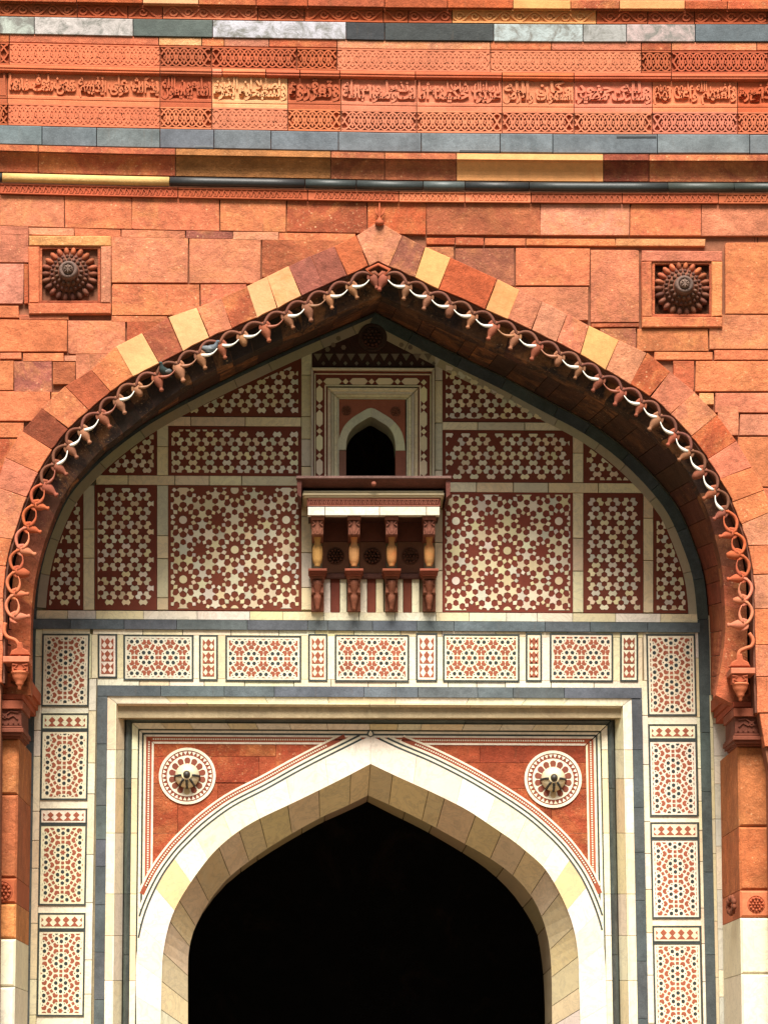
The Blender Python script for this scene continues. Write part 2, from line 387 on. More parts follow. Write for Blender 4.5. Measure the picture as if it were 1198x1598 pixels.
# row tops follow the gentle fall of the courses
def row(y0, y1, xs, cs, mats=None):
    for i in range(len(xs)-1):
        a, b = xs[i], xs[i+1]
        c = cs[i] if isinstance(cs, list) else RND.choice([OR,PK,PP,RD,OR])
        if c is None: continue
        m = 'buff' if c in (YL, CR) else 'sand'
        stone([(a,y0+fY(a)),(b,y0+fY(b)),(b,y1+fY(b)),(a,y1+fY(a))], c, m)
row(303, 353, [-165,-80,0,101,206,343,447,573,665,843,982,1093,1210,1365], [OR,PK,PK,OR,OR,OR,RS,RD,BR,PP,OR,PK,OR,OR])
row(353, 366, [0,45,116,189,290,363,435,555], [PK,PP,OR,PK,PU,PP,OR])
row(357, 369, [665,710,755,820,960,1100], [RD,RS,OR,OR,(.62,.27,.11)])
for args in [ # left part
 (R(-165,-60,352,470),OR),(R(-60,45,352,410),PK),(R(-60,38,411,474),PP),(R(38,45,411,474),RD),(R(-60,30,476,496),OR),(R(30,108,491,500),OR),
 (R(174,294,369,442,2),PK),(R(295,407,371,442,1),PK),(R(408,575,373,433,2),BR),(R(174,312,443,492),OR),(R(313,385,443,490),OR),
 (R(174,262,493,503),OR),(R(-165,-50,470,560),PK),(R(-50,106,497,549,2),OR),(R(106,197,500,553),PK),(R(198,262,502,545),RS),
 (R(0,35,550,561),OR),(R(36,100,551,564),OR),(R(101,160,554,564),PP),(R(-60,22,563,609),OR),(R(22,82,563,612),PU),(R(82,118,565,600),BR),
 (R(118,190,552,600),PK),(R(-60,80,610,657),OR),(R(-60,38,659,683),OR),(R(-60,30,685,740),RD),(R(-60,20,742,800),OR),(R(80,120,612,660),OR),
 (R(-165,-60,560,660),OR),(R(-165,-60,660,760),PK),(R(-165,-60,760,840),OR)]:
    stone(*args)
for args in [
 (R(665,709,385,408),PU),(R(710,803,387,446),PU),(R(804,920,387,446),OR),(R(921,997,389,503),PK),(R(804,918,447,500),PK),
 (R(921,997,504,511),RS),(R(935,992,512,545),PU),(R(993,1105,513,548),OR),(R(1130,1240,378,490),OR),(R(1106,1240,491,545),PK),
 (R(1020,1112,549,562),OR),(R(1113,1240,546,562),OR),(R(1084,1240,563,611),OR),(R(1050,1083,563,612),RS),(R(1090,1114,613,632),YL),(R(1115,1240,613,644),PK),
 (R(1118,1152,633,680),PK),(R(1153,1240,646,680),PP),(R(1150,1260,681,760),OR),(R(1170,1260,761,800),OR),(R(1240,1365,378,490),PK),(R(1240,1365,491,611),OR),
 (R(1240,1365,612,700),OR),(R(1260,1365,700,800),PK)]:
    stone(*args)
y = 840
stone([(1184,1113),(1234,1113),(1234,1165),(1192,1165)], OR, t=False)
for a, b in zip(range(1166,1900,60), range(1226,1949,60)): stone([(1200+(a-1166)*.016,a),(1235,a),(1235,b),(1200+(b-1166)*.016,b)], RND.choice([OR,PK]), t=False)
while y < 1940:      # plain jamb stones beyond the picture, down to the ground
    h = RND.choice([46,52,60,70])
    for a, b in ((-165,-95),(-95,-45)): stone(R(a,b,y,min(y+h,1948)), OR, t=False)
    for a, b in ((1235,1300),(1300,1365)): stone(R(a,b,y-30,min(y+h-30,1948)), PK, t=False)
    y += h
for x0, x1, c in ((-165,-45,OR),(1260,1365,PK)): stone(R(x0,x1,800,840), c, t=False)

# voussoir ring ---------------------------------------------------------------
arch = thing('pointed_arch', 'great pointed arch ring of red, pink and yellow sandstone blocks', 'arch', U(590,1950,.1))
VL = [((-44,1066),(4,1066)),((-44,1000),(5,1000)),((-44,934),(6,934)),((-40,880),(10,884)),((-25,835),(20,842)),((-5,760),(42,776)),((8,714),(60,738)),((34,672),(82,701)),((65,637),(107,669)),((102,602),(139,640)),((142,577),(172,611)),((181,540),(207,588)),((222,520),(248,567)),((262,495),(286,548)),((307,479),(327,527)),((346,464),(362,513)),((385,447),(401,496)),((417,431),(433,481)),((450,415),(471,462)),((485,399),(504,447)),((522,384),(541,430)),((555,367),(575,415))]
VLc = [OR,PK,OR,OR,PK,PK,OR,DR,OR,RS,OR,CR,BR,CR,PK,RS,CR,CR,PU,PU,RS]
VR = [((1230,1112),(1181,1112)),((1230,1056),(1179,1056)),((1230,1006),(1178,1006)),((1230,950),(1177,950)),((1225,895),(1174,897)),((1215,850),(1166,852)),((1205,798),(1156,818)),((1192,765),(1142,784)),((1172,729),(1122,747)),((1149,688),(1104,716)),((1118,647),(1078,681)),((1084,612),(1046,646)),((1045,580),(1014,619)),((1009,550),(983,600)),((965,530),(945,577)),((918,508),(905,553)),((885,490),(868,534)),((846,470),(829,515)),((810,452),(792,498)),((775,435),(757,483)),((703,402),(684,451)),((663,385),(647,433)),((628,367),(607,416))]
VRc = [OR,PK,OR,PP,OR,PP,OR,OR,PK,RD,PK,PK,RD,PP,YL,PK,PP,PK,YL,RD,YL,PU,CR]
def ring(V, cs, C):
    for (o0, i0), (o1, i1), c in zip(V, V[1:], cs):
        n = 3; k0 = min(range(len(C.p)), key=lambda i: hypot(C.p[i][0]-i0[0], C.p[i][1]-i0[1])); k1 = min(range(len(C.p)), key=lambda i: hypot(C.p[i][0]-i1[0], C.p[i][1]-i1[1]))
        mid = [C.p[k] for k in range(k0+1, k1)][::2] if k1 > k0 else []
        poly = [o0, i0]+mid+[i1, o1]
        stone(poly, c, 'buff' if c in (CR, YL) else 'sand', parent=arch, name='voussoir', Y=-.008, Yb=.24, t=False, j=.8)
ring(VL, VLc, INL); ring(VR, VRc[:-1]+[CR], INR)
# the last right-hand joint list ends beside the keystone
stone([(555,367),(575,415),(590,408),(607,416),(628,367),(590,345)], PP, parent=arch, name='keystone', Y=-.008, Yb=.24, t=False)
# fascia and soffit stones
def quads3(name, mat, parent, A, YA, B, YB, n, colf, back, jitter=True, g=.035):
    us = [0]; 
    for i in range(1, n): us.append((i+(RND.uniform(-.25,.25) if jitter else 0))/n)
    us.append(1)
    for i in range(n):
        ua, ub = us[i]+g/n*.35, us[i+1]-g/n*.35; m = MB(); K = 3
        rows = [ (U(*A.at(ua+(ub-ua)*k/K), YA), U(*B.at(ua+(ub-ua)*k/K), YB)) for k in range(K+1)]
        bk = Vector(back(.5*(ua+ub)))
        vs_ = []
        for a, b in rows: vs_ += [a, b, b+bk, a+bk]
        fs = []
        for k in range(K):
            o, p = 4*k, 4*k+4
            fs += [(o,o+1,p+1,p),(o+1,o+2,p+2,p+1),(o+2,o+3,p+3,p+2),(o+3,o,p,p+3)]
        fs += [(3,2,1,0),(4*K,4*K+1,4*K+2,4*K+3)]
        m.add(vs_, fs); m.build(name, mat, parent, jit(colf(.5*(ua+ub)), .12))
def lerp(a, b, t): return tuple(x+(y-x)*max(0,min(1,t)) for x, y in zip(a, b))
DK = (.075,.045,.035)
fcol = lambda u: lerp((.40,.10,.04), (.048,.031,.025), (u-.12)/.26)  # soot staining plus painted-in shade, deepening towards the arch point
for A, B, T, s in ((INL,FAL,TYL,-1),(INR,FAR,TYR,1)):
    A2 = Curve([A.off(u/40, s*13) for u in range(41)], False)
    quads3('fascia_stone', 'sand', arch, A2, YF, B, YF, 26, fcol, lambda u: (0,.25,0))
    quads3('soffit_stone', 'sand', arch, B, YF+.001, T, YT+.10, 26, lambda u: lerp((.36,.085,.036),(.075,.036,.025),(u-.12)/.28), lambda u, s=s: (s*.25*(1-u*.6),0,.25*u))  # soffit colour also mixes soot with painted shade near the point
# rebate lip just inside the face
for A, s in ((INL,-1),(INR,1)):
    m = MB(); m.ribbon([A.off(u/60, 2.2*s) for u in range(61)], 3.0, .03, .30)
    m.build('arch_lip', 'dark', arch, (.16,.06,.035))
fin = MB(); fin.lathe(U(592,352,-.02), (0,-.15,1), [(0,.03),(.02,.05),(.05,.045),(.07,.02),(.10,.012),(.13,.004)], 8)
fin.tube([U(592,340,-.03),U(587,333,-.04),U(586,325,-.04)], [.014,.01,.004]); fin.tube([U(592,340,-.03),U(598,333,-.04),U(600,325,-.04)], [.014,.01,.004])
fin.tube([U(592,345,-.03),U(592,330,-.03),U(592,316,-.03)], [.02,.012,.004])
fin.build('arch_finial', 'carve', arch, RS)

# ================================================================== BANDS ABOVE THE WALL
def bandmould(parent, name, mat, c, x0, x1, prof, Yback=.05, sc_=1.0, g=.7):
    """moulded stone: profile = list of (pixel height at x=0, Y)"""
    m = MB(); x0 += g; x1 -= g; n = max(1, int((x1-x0)/60)); rows = []
    dz = RND.uniform(-.4,.4)
    for k in range(n+1):
        x = x0+(x1-x0)*k/n; f = fY(x)*sc_
        r = [U(x, b+f+dz, Y) for b, Y in prof]
        r = [Vector((r[0].x, Yback, r[0].z))]+r+[Vector((r[-1].x, Yback, r[-1].z))]
        rows.append(r)
    q = len(rows[0]); vs_ = [p for r in rows for p in r]; fs = []
    for k in range(n):
        for i in range(q-1): fs.append((k*q+i, k*q+i+1, (k+1)*q+i+1, (k+1)*q+i))
    fs += [tuple(range(q-1,-1,-1)), tuple(n*q+i for i in range(q))]
    # split shading: flat except curved ones
    m.add(vs_, fs); return m.build(name, mat, parent, jit(c, .08))
flatp = lambda b0, b1, Y, e=.006: [(b0, Y+e), (b0+.9, Y), (b1-.9, Y), (b1, Y+e)]
tp = thing('parapet_course', 'narrow red and yellow stone course at the very top edge', 'stone course', U(600,4,0))
for x0, x1, c in [(-165,0,RD),(0,120,RD),(120,223,RD),(223,310,CR),(310,400,RS),(400,480,RD),(480,600,RS),(600,698,RD),(698,800,RD),(800,890,YL),(890,966,RS),(966,1068,YL),(1068,1134,RD),(1134,1250,RD),(1250,1365,OR)]:
    bandmould(tp, 'stone_block', 'buff' if c in (YL,CR) else 'sand', c, x0, x1, flatp(-12,1,-.10)+[(1.5,-.04),(3,-.04)], sc_=.85)
for r in range(3):
    x = -165
    while x < 1365:
        x2 = min(1365, x+RND.choice([90,120,150])); bandmould(tp, 'stone_block', 'sand', RND.choice([OR,PK,RD]), x, x2, flatp(-60+r*16,-45+r*16,-.02)); x = x2
def relief(m, x0, x1, b0, b1, Yf, Yb, style, s=.9):
    """carved lattice of interlaced vines"""
    H = b1-b0; c = (b0+b1)/2; wd = {'deep':2.3,'shallow':3.2,'scroll':2.6,'tiny':1.5}[style]
    def rib(f, a, b, w_=wd):
        n = max(3, int((b-a)/2.6)); pts = [(a+(b-a)*k/n, f(a+(b-a)*k/n)+fY(a+(b-a)*k/n)*s) for k in range(n+1)]
        m.ribbon(pts, w_, Yf, Yb)
    if style in ('deep', 'shallow'):
        P = 25.0; A = H*.43
        for ph in (0, .5):
            rib(lambda x: c+A*sin(2*pi*(x/P+ph)/1.0*.5*1.0+0), x0+1, x1-1) if False else rib(lambda x, ph=ph: c+A*sin(pi*x/P*2*.5+ph*2*pi), x0+1, x1-1)
            rib(lambda x, ph=ph: c+A*.98*sin(pi*x/P+pi/2+ph*2*pi), x0+1, x1-1, wd*.85)
        k = math.floor(x0/P)
        while k*P < x1:
            for xc, sg in ((k*P, 1), (k*P+P/2, -1)):
                if x0+8 < xc < x1-8:
                    f = fY(xc)*s; y = c+f
                    m.ribbon([(xc, y-A*.85), (xc-3.4, y-A*.25), (xc-2, y+A*.3), (xc, y+A*.75)], wd*.8, Yf, Yb)
                    m.ribbon([(xc, y-A*.85), (xc+3.4, y-A*.25), (xc+2, y+A*.3), (xc, y+A*.75)], wd*.8, Yf, Yb)
                    for d in (-1, 1):
                        m.ribbon([(xc+d*2, y+A*.1*sg), (xc+d*4, y-A*.32*sg), (xc+d*6.2, y-A*.1*sg), (xc+d*5.2, y+A*.2*sg)], wd*.8, Yf, Yb)
            k += 1
    elif style == 'scroll':
        P = H*1.25; k = math.floor(x0/P)
        rib(lambda x: c+H*.38*sin(2*pi*x/(2*P)), x0+1, x1-1)
        while k*P < x1:
            xc = k*P+P/2; 
            if x0+7 < xc < x1-7:
                sg = 1 if k % 2 else -1; y = c+fY(xc)*s+sg*0
                m.ribbon([(xc+cos(a)*r_, y+sg*sin(a)*r_) for a, r_ in ((i*.6, H*.36-i*.45) for i in range(12)) if r_ > .5], wd, Yf, Yb)
            k += 1
    else:
        P = 9.0; k = math.floor(x0/P)
        while k*P < x1:
            xc = k*P
            if x0+5 < xc < x1-5:
                y = c+fY(xc)*s
                m.ribbon([(xc-4, y+H*.32), (xc-1, y-H*.35), (xc+3, y), (xc+1, y+H*.3), (xc+4.6, y+H*.32)], wd, Yf, Yb)
            k += 1
def carved(parent, name, c, x0, x1, b0, b1, Y, depth, style, mat='carve', s=.9, rim=2.2):
    o = bandmould(parent, name, mat, c, x0, x1, [(b0,Y),(b0+rim,Y),(b0+rim+.3,Y+depth),(b1-rim-.3,Y+depth),(b1-rim,Y),(b1,Y)], sc_=s)
    m = MB(); relief(m, x0+1, x1-1, b0+rim*.5, b1-rim*.5, Y+.002, Y+depth+.002, style, s)
    r = m.build('vine_relief', mat, o, o.color[:3]); 
    if r: r['kind'] = 'stuff'
fl = thing('floral_frieze', 'thin carved floral scroll frieze just above the flaking whitewashed course', 'frieze', U(600,26,0))
for x0, x1, c in [(-165,-60,RD),(-60,0,RD),(0,121,RS),(121,200,RD),(200,254,RS),(254,402,OR),(402,475,RS),(475,598,RD),(598,637,RD),(637,705,RS),(705,930,YL),(930,1010,RD),(1010,1083,RS),(1083,1196,RD),(1196,1290,RS),(1290,1365,RD)]:
    carved(fl, 'carved_block', c, x0, x1, 3, 24, -.02, .022, 'scroll', 'buff' if c is YL else 'carve', .85)
ws = thing('whitewashed_course', 'dark slate course with flaking white limewash near the top', 'stone course', U(600,50,0))
for x0, x1, c, mt in [(-165,0,SL,'slate'),(0,54,(.34,.36,.36),'peel'),(54,208,(.50,.45,.41),'peel'),(208,332,(.075,.095,.09),'slate'),(332,540,(.46,.46,.47),'peel'),(540,600,(.03,.035,.04),'slate'),(600,770,(.035,.04,.045),'slate'),(770,909,(.38,.41,.42),'peel'),(909,977,(.34,.33,.32),'peel'),(977,1084,(.47,.36,.36),'peel'),(1084,1240,(.10,.125,.13),'slate'),(1240,1365,SL,'slate')]:
    bandmould(ws, 'slate_block', mt, c, x0, x1, flatp(25.5,52,-.035), sc_=.85)
pc = thing('plain_course', 'plain narrow red course between whitewashed slate and the carved vine band', 'stone course', U(600,70,0))
for x0, x1, c in [(-165,0,OR),(0,15,RD),(15,248,OR),(248,315,CR),(315,350,OR),(350,420,PP),(420,526,RS),(526,765,PP),(765,860,OR),(860,1000,PK),(1000,1047,RS),(1047,1180,PK),(1180,1365,OR)]:
    bandmould(pc, 'stone_block', 'sand', c, x0, x1, flatp(53,65.5,-.015), sc_=.87)
a1 = thing('vine_frieze', 'carved interlaced vine frieze above the calligraphy band', 'frieze', U(600,95,0), 'interlaced vine friezes')
for x0, x1, c, st in [(-165,-70,OR,'shallow'),(-70,0,OR,'deep'),(0,15,RS,'deep'),(15,250,OR,'shallow'),(250,330,RS,'deep'),(330,463,RS,'deep'),(463,526,RS,'deep'),(526,765,PK,'shallow'),(765,1000,PK,'shallow'),(1000,1047,RS,'deep'),(1047,1198,RS,'deep'),(1198,1290,RS,'deep'),(1290,1365,OR,'deep')]:
    carved(a1, 'carved_block', c, x0, x1, 66, 100, -.02, .042 if st == 'deep' else .010, st, s=.9)
mo = thing('string_moulding', 'thin grooved red moulding running directly above the calligraphy band', 'moulding', U(600,110,0))
for x0, x1, c in [(-165,-40,RS),(-40,250,RS),(250,331,BR),(331,347,PK),(347,415,OR),(415,468,RS),(468,530,RS),(530,648,RS),(648,783,RS),(783,895,RD),(895,1047,RS),(1047,1198,RS),(1198,1365,RD)]:
    bandmould(mo, 'moulding_block', 'carve', c, x0, x1, [(100.5,-.03),(104,-.05),(105,-.05),(105.6,-.038),(107,-.038),(107.6,-.052),(109,-.052),(112,-.02),(113.5,.0)], sc_=.9)
# calligraphy band ------------------------------------------------------------
NM = {'ا':'ALEF','ب':'BEH','ت':'TEH','ث':'THEH','ج':'JEEM','ح':'HAH','خ':'KHAH','د':'DAL','ذ':'THAL','ر':'REH','ز':'ZAIN','س':'SEEN','ش':'SHEEN','ص':'SAD','ض':'DAD','ط':'TAH','ظ':'ZAH','ع':'AIN','غ':'GHAIN','ف':'FEH','ق':'QAF','ك':'KAF','ل':'LAM','م':'MEEM','ن':'NOON','ه':'HEH','و':'WAW','ي':'YEH','ى':'ALEF MAKSURA','ة':'TEH MARBUTA'}
def shape(t):
    out = []; i = 0
    while i < len(t):
        ch = t[i]
        if ch not in NM: out.append(ch); i += 1; continue
        pj = i > 0 and t[i-1] in NM and t[i-1] not in 'ادذرزوىة'
        if ch == 'ل' and i+1 < len(t) and t[i+1] == 'ا':
            out.append(ud.lookup('ARABIC LIGATURE LAM WITH ALEF '+('FINAL' if pj else 'ISOLATED')+' FORM')); i += 2; continue
        nj = i+1 < len(t) and t[i+1] in NM and ch not in 'ادذرزوىة'
        f = {(0,0):'ISOLATED',(1,0):'FINAL',(0,1):'INITIAL',(1,1):'MEDIAL'}[(int(pj),int(nj))]
        out.append(ud.lookup('ARABIC LETTER %s %s FORM' % (NM[ch], f))); i += 1
    return ''.join(reversed(out))
def script(m, text, x0, x1, b0, b1, Yf, thick, s=.9):
    cu = bpy.data.curves.new('script', 'FONT'); cu.body = shape(text); cu.extrude = .5; cu.offset = .030; cu.resolution_u = 2
    o = bpy.data.objects.new('script', cu); col.objects.link(o); bpy.context.view_layer.update()
    me = o.evaluated_get(bpy.context.evaluated_depsgraph_get()).to_mesh()
    vs_ = [v.co.copy() for v in me.vertices]; fs = [tuple(p.vertices) for p in me.polygons]
    if vs_:
        xa, xb = min(v.x for v in vs_), max(v.x for v in vs_); ya, yb = min(v.y for v in vs_), max(v.y for v in vs_)
        out = []
        for v in vs_:
            px = x0+(x1-x0)*(v.x-xa)/(xb-xa); py = b1+(b0-b1)*(v.y-ya)/(yb-ya)+fY(px)*s
            p = U(px, py, Yf); p.y = Yf+thick*(.5-v.z); out.append(p)
        m.add(out, fs)
    bpy.data.objects.remove(o); bpy.data.curves.remove(cu)
cf = thing('calligraphy_frieze', 'band of carved Arabic calligraphy across the red sandstone wall', 'frieze', U(600,142,0))
TX = [(-165,-80,OR,'عليهم','ومن',0),(-80,12,RS,'الله','اجرا عظيما',0),(12,250,OR,'يد الله فوق ايديهم فمن نكث فانما','ينكث على نفسه ومن اوفى بما',0),(250,331,RS,'انما يبايعون','يبايعون الله',0),(331,449,CR,'وتسبحوه بكرة','واصيلا ان الذين',1),(449,532,RS,'وتعزروه','وتوقروه',0),
 (532,650,PK,'لتؤمنوا بالله','ونذيرا ورسوله',0),(650,783,PK,'عزيزا حكيما انا','ارسلناك شاهدا ومبشرا',0),(783,895,PK,'السموات والارض','وكان الله',0),(895,1017,PK,'وساءت مصيرا','ولله جنود',0),(1017,1150,OR,'ولعنهم واعد لهم','وغضب الله عليهم جهنم',0),(1150,1260,RD,'عليهم دائرة','السوء وغضب',0),(1260,1365,OR,'الظانين بالله','ظن السوء',0)]
for x0, x1, c, lo, hi, yl in TX:
    mt = 'buff' if yl else 'carve'
    o = bandmould(cf, 'inscribed_block', mt, c, x0, x1, [(113.5,.015),(148,.015),(149,-.012),(153,-.012),(153.5,-.006),(155,-.006),(155.5,-.014),(161,-.014)], sc_=.9)
    m = MB(); script(m, lo, x0+2, x1-2, 122, 149, -.018, .036); script(m, hi, x0+3, x1-3, 113.5, 137, -.012, .030)
    r = m.build('script_relief', mt, o, o.color[:3])
    if r: r['kind'] = 'stuff'
a2 = thing('vine_frieze', 'carved interlaced vine frieze below the calligraphy band', 'frieze', U(600,190,0), 'interlaced vine friezes')
for x0, x1, c, st in [(-165,-70,OR,'shallow'),(-70,13,RS,'deep'),(13,250,OR,'shallow'),(250,331,OR,'deep'),(331,449,PK,'shallow'),(449,532,OR,'deep'),(532,650,PK,'deep'),(650,783,PK,'deep'),(783,895,PK,'deep'),(895,1017,PK,'deep'),(1017,1150,PK,'deep'),(1150,1260,OR,'deep'),(1260,1365,OR,'deep')]:
    carved(a2, 'carved_block', c, x0, x1, 161, 195, -.02, .042 if st == 'deep' else .010, st, s=.9, rim=2.4)
s2 = thing('slate_course', 'grey slate block course below the carved vine bands and above the cornice', 'stone course', U(600,225,0))
for x0, x1 in zip([-165,-60,66,151,250,334,423,528,657,780,862,1025,1169,1280],[-60,66,151,250,334,423,528,657,780,862,1025,1169,1280,1365]):
    o = bandmould(s2, 'slate_block', 'slate', (.130,.158,.168), x0, x1, [(196,-.07),(197,-.078),(224,-.078),(225.5,-.07)], sc_=.93)
for a, b, y0, y1 in ((304,333,221,225.5),(716,780,221,225.5),(961,1024,196,201)):
    bandmould(s2, 'slate_patch', 'black', (.03,.035,.04), a, b, flatp(y0,y1,-.084,.002), sc_=.93)
co = thing('cornice', 'projecting cornice of red and yellow stone under the grey slate course', 'cornice', U(600,255,0))
cyma = [(226,-.155),(235,-.165),(235.8,-.14),(238,-.14),(238.8,-.125)]+[(239+29*t, -.125+.095*sin(t*pi/2)) for t in (.15,.3,.5,.7,.85,1)]
for x0, x1, c in [(-165,-50,RD),(-50,60,RS),(60,274,BR),(274,516,(.42,.17,.06)),(516,600,BR),(600,712,BR),(712,941,YL),(941,1012,DR),(1012,1198,BR),(1198,1365,RS)]:
    bandmould(co, 'cornice_block', 'buff' if c is YL else 'sand', c, x0, x1, cyma, sc_=1)
rd = thing('roll_moulding', 'slim round roll moulding in pale yellow and black stone under the cornice', 'moulding', U(600,285,-.05))
for x0, x1, c, mt in [(-165,4,SD,'black'),(4,265,(.70,.45,.17),'buff'),(265,476,(.03,.03,.032),'black'),(476,556,SD,'black'),(556,660,SD,'black'),(660,725,(.09,.11,.11),'black'),(725,825,(.025,.028,.03),'black'),(825,1041,(.03,.035,.035),'black'),(1041,1144,(.06,.07,.06),'black'),(1144,1365,(.04,.05,.045),'black')]:
    m = MB(); n = max(2, int((x1-x0)/50)); m.tube([U(x0+.7+(x1-x0-1.4)*k/n, 277+fY(x0+(x1-x0)*k/n), -.045) for k in range(n+1)], .050, 12)
    m.build('roll_segment', mt, rd, c)
tf = thing('thin_frieze', 'very thin carved red band directly under the black roll moulding', 'frieze', U(600,305,0))
for x0, x1, c in [(-165,0,RS),(0,278,RS),(278,480,RS),(480,622,RS),(622,725,OR),(725,828,OR),(828,970,RS),(970,1120,RS),(1120,1365,RS)]:
    carved(tf, 'carved_block', c, x0, x1, 286, 301.5, -.045, .014, 'tiny', s=1.0, rim=1.8)

# ================================================================== ROSETTES ON THE WALL
def wall_rosette(x0, x1, y0, y1, label, cols):
    ty = lambda x: (x-x0)/(x1-x0)*1.0
    t = thing('rosette_panel', label, 'rosette', U((x0+x1)/2, y1, 0), 'carved rosettes on the red wall')
    w_ = 17
    for n_, poly, c in (('frame_bar',[(x0,y0),(x1,y0+1),(x1,y0+w_),(x0,y0+w_)],cols[0]),('frame_bar',[(x0,y1-w_),(x1,y1-w_),(x1,y1),(x0,y1)],cols[1]),
                       ('frame_bar',[(x0,y0+w_),(x0+w_,y0+w_),(x0+w_,y1-w_),(x0,y1-w_)],cols[2]),('frame_bar',[(x1-w_,y0+w_),(x1,y0+w_),(x1,y1-w_),(x1-w_,y1-w_)],cols[3])):
        stone(poly, c, 'buff' if c in (CR,YL) else 'sand', parent=t, name=n_, Y=-.035, Yb=.15, t=False, j=.5, ch=.010)
    for i, (a, b, c_, d) in enumerate(((x0+w_, y0+w_, x1-w_, y0+w_+4),(x0+w_,y1-w_-4,x1-w_,y1-w_),(x0+w_,y0+w_+4,x0+w_+4,y1-w_-4),(x1-w_-4,y0+w_+4,x1-w_,y1-w_-4))):
        one('inner_lip', 'sand', t, jit(RS), [(a,b),(c_,b),(c_,d),(a,d)], -.012, .1)
    one('back_panel', 'sand', t, OR, [(x0+w_,y0+w_),(x1-w_,y0+w_),(x1-w_,y1-w_),(x0+w_,y1-w_)], .05, .12)
    cx, cy = (x0+x1)/2, (y0+y1)/2+1; u = MPP(0); C = U(cx, cy, .05)
    def P(a, r, Y): return Vector((C.x+cos(a)*r*u, Y, C.z+sin(a)*r*u))
    m = MB(); m.lathe(C+Vector((0,.0,0)), (0,-1,0), [(0,42*u),(.02,42*u),(.03,38*u),(.05,30*u),(.10,26*u),(.12,20*u),(.17,15*u)], 40)
    dome = m.build('dome', 'dark', t, (.20,.065,.035))
    def ringof(name, n, r, Y, lr, lw, lt, c, ph=0):
        for k in range(n):
            a = 2*pi*(k+ph)/n; d = Vector((cos(a),0,sin(a))); e = Vector((-sin(a),0,cos(a)))
            m = MB(); m.ell(P(a, r, Y), d*lr*u, e*lw*u, Vector((0,-lt,0)), 8, 5)
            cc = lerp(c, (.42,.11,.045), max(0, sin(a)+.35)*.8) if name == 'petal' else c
            m.build(name, 'dark', dome, jit(cc, .25))
    ringof('petal', 22, 37.8, .015, 8.6, 4.6, .045, (.17,.055,.032))
    ringof('bead', 24, 27, -.04, 3.6, 3.0, .032, (.14,.055,.035), .5)
    ringof('bead', 16, 19.5, -.085, 4.0, 3.2, .035, (.15,.07,.045))
    m = MB(); m.lathe(Vector((C.x,-.07,C.z)), (0,-1,0), [(0,15*u),(.05,15.5*u),(.09,15*u),(.12,13*u),(.125,10*u),(.10,9*u),(.10,1*u)], 24)
    kb = m.build('knob', 'dark', t, (.16,.10,.08))
    m = MB(); m.lathe(Vector((C.x,-.17,C.z)), (0,-1,0), [(0,8.5*u),(.02,7.5*u),(.045,3*u),(.05,.5*u)], 12)
    for k in range(8):
        a = 2*pi*k/8; m.ell(Vector((C.x+cos(a)*4.5*u,-.215,C.z+sin(a)*4.5*u)), Vector((cos(a),0,sin(a)))*3.6*u, Vector((-sin(a),0,cos(a)))*1.1*u, Vector((0,-.012,0)), 6, 4)
    m.build('star_tip', 'dark', t, (.20,.13,.10))
wall_rosette(45,174,367,490,'square carved rosette panel left of the arch, with pale top frame bar',((.66,.30,.12),OR,OR,PP))
wall_rosette(1000,1127,391,511,'square carved rosette panel right of the arch, with all red frame',(PK,OR,OR,YL if False else (.66,.24,.08)))

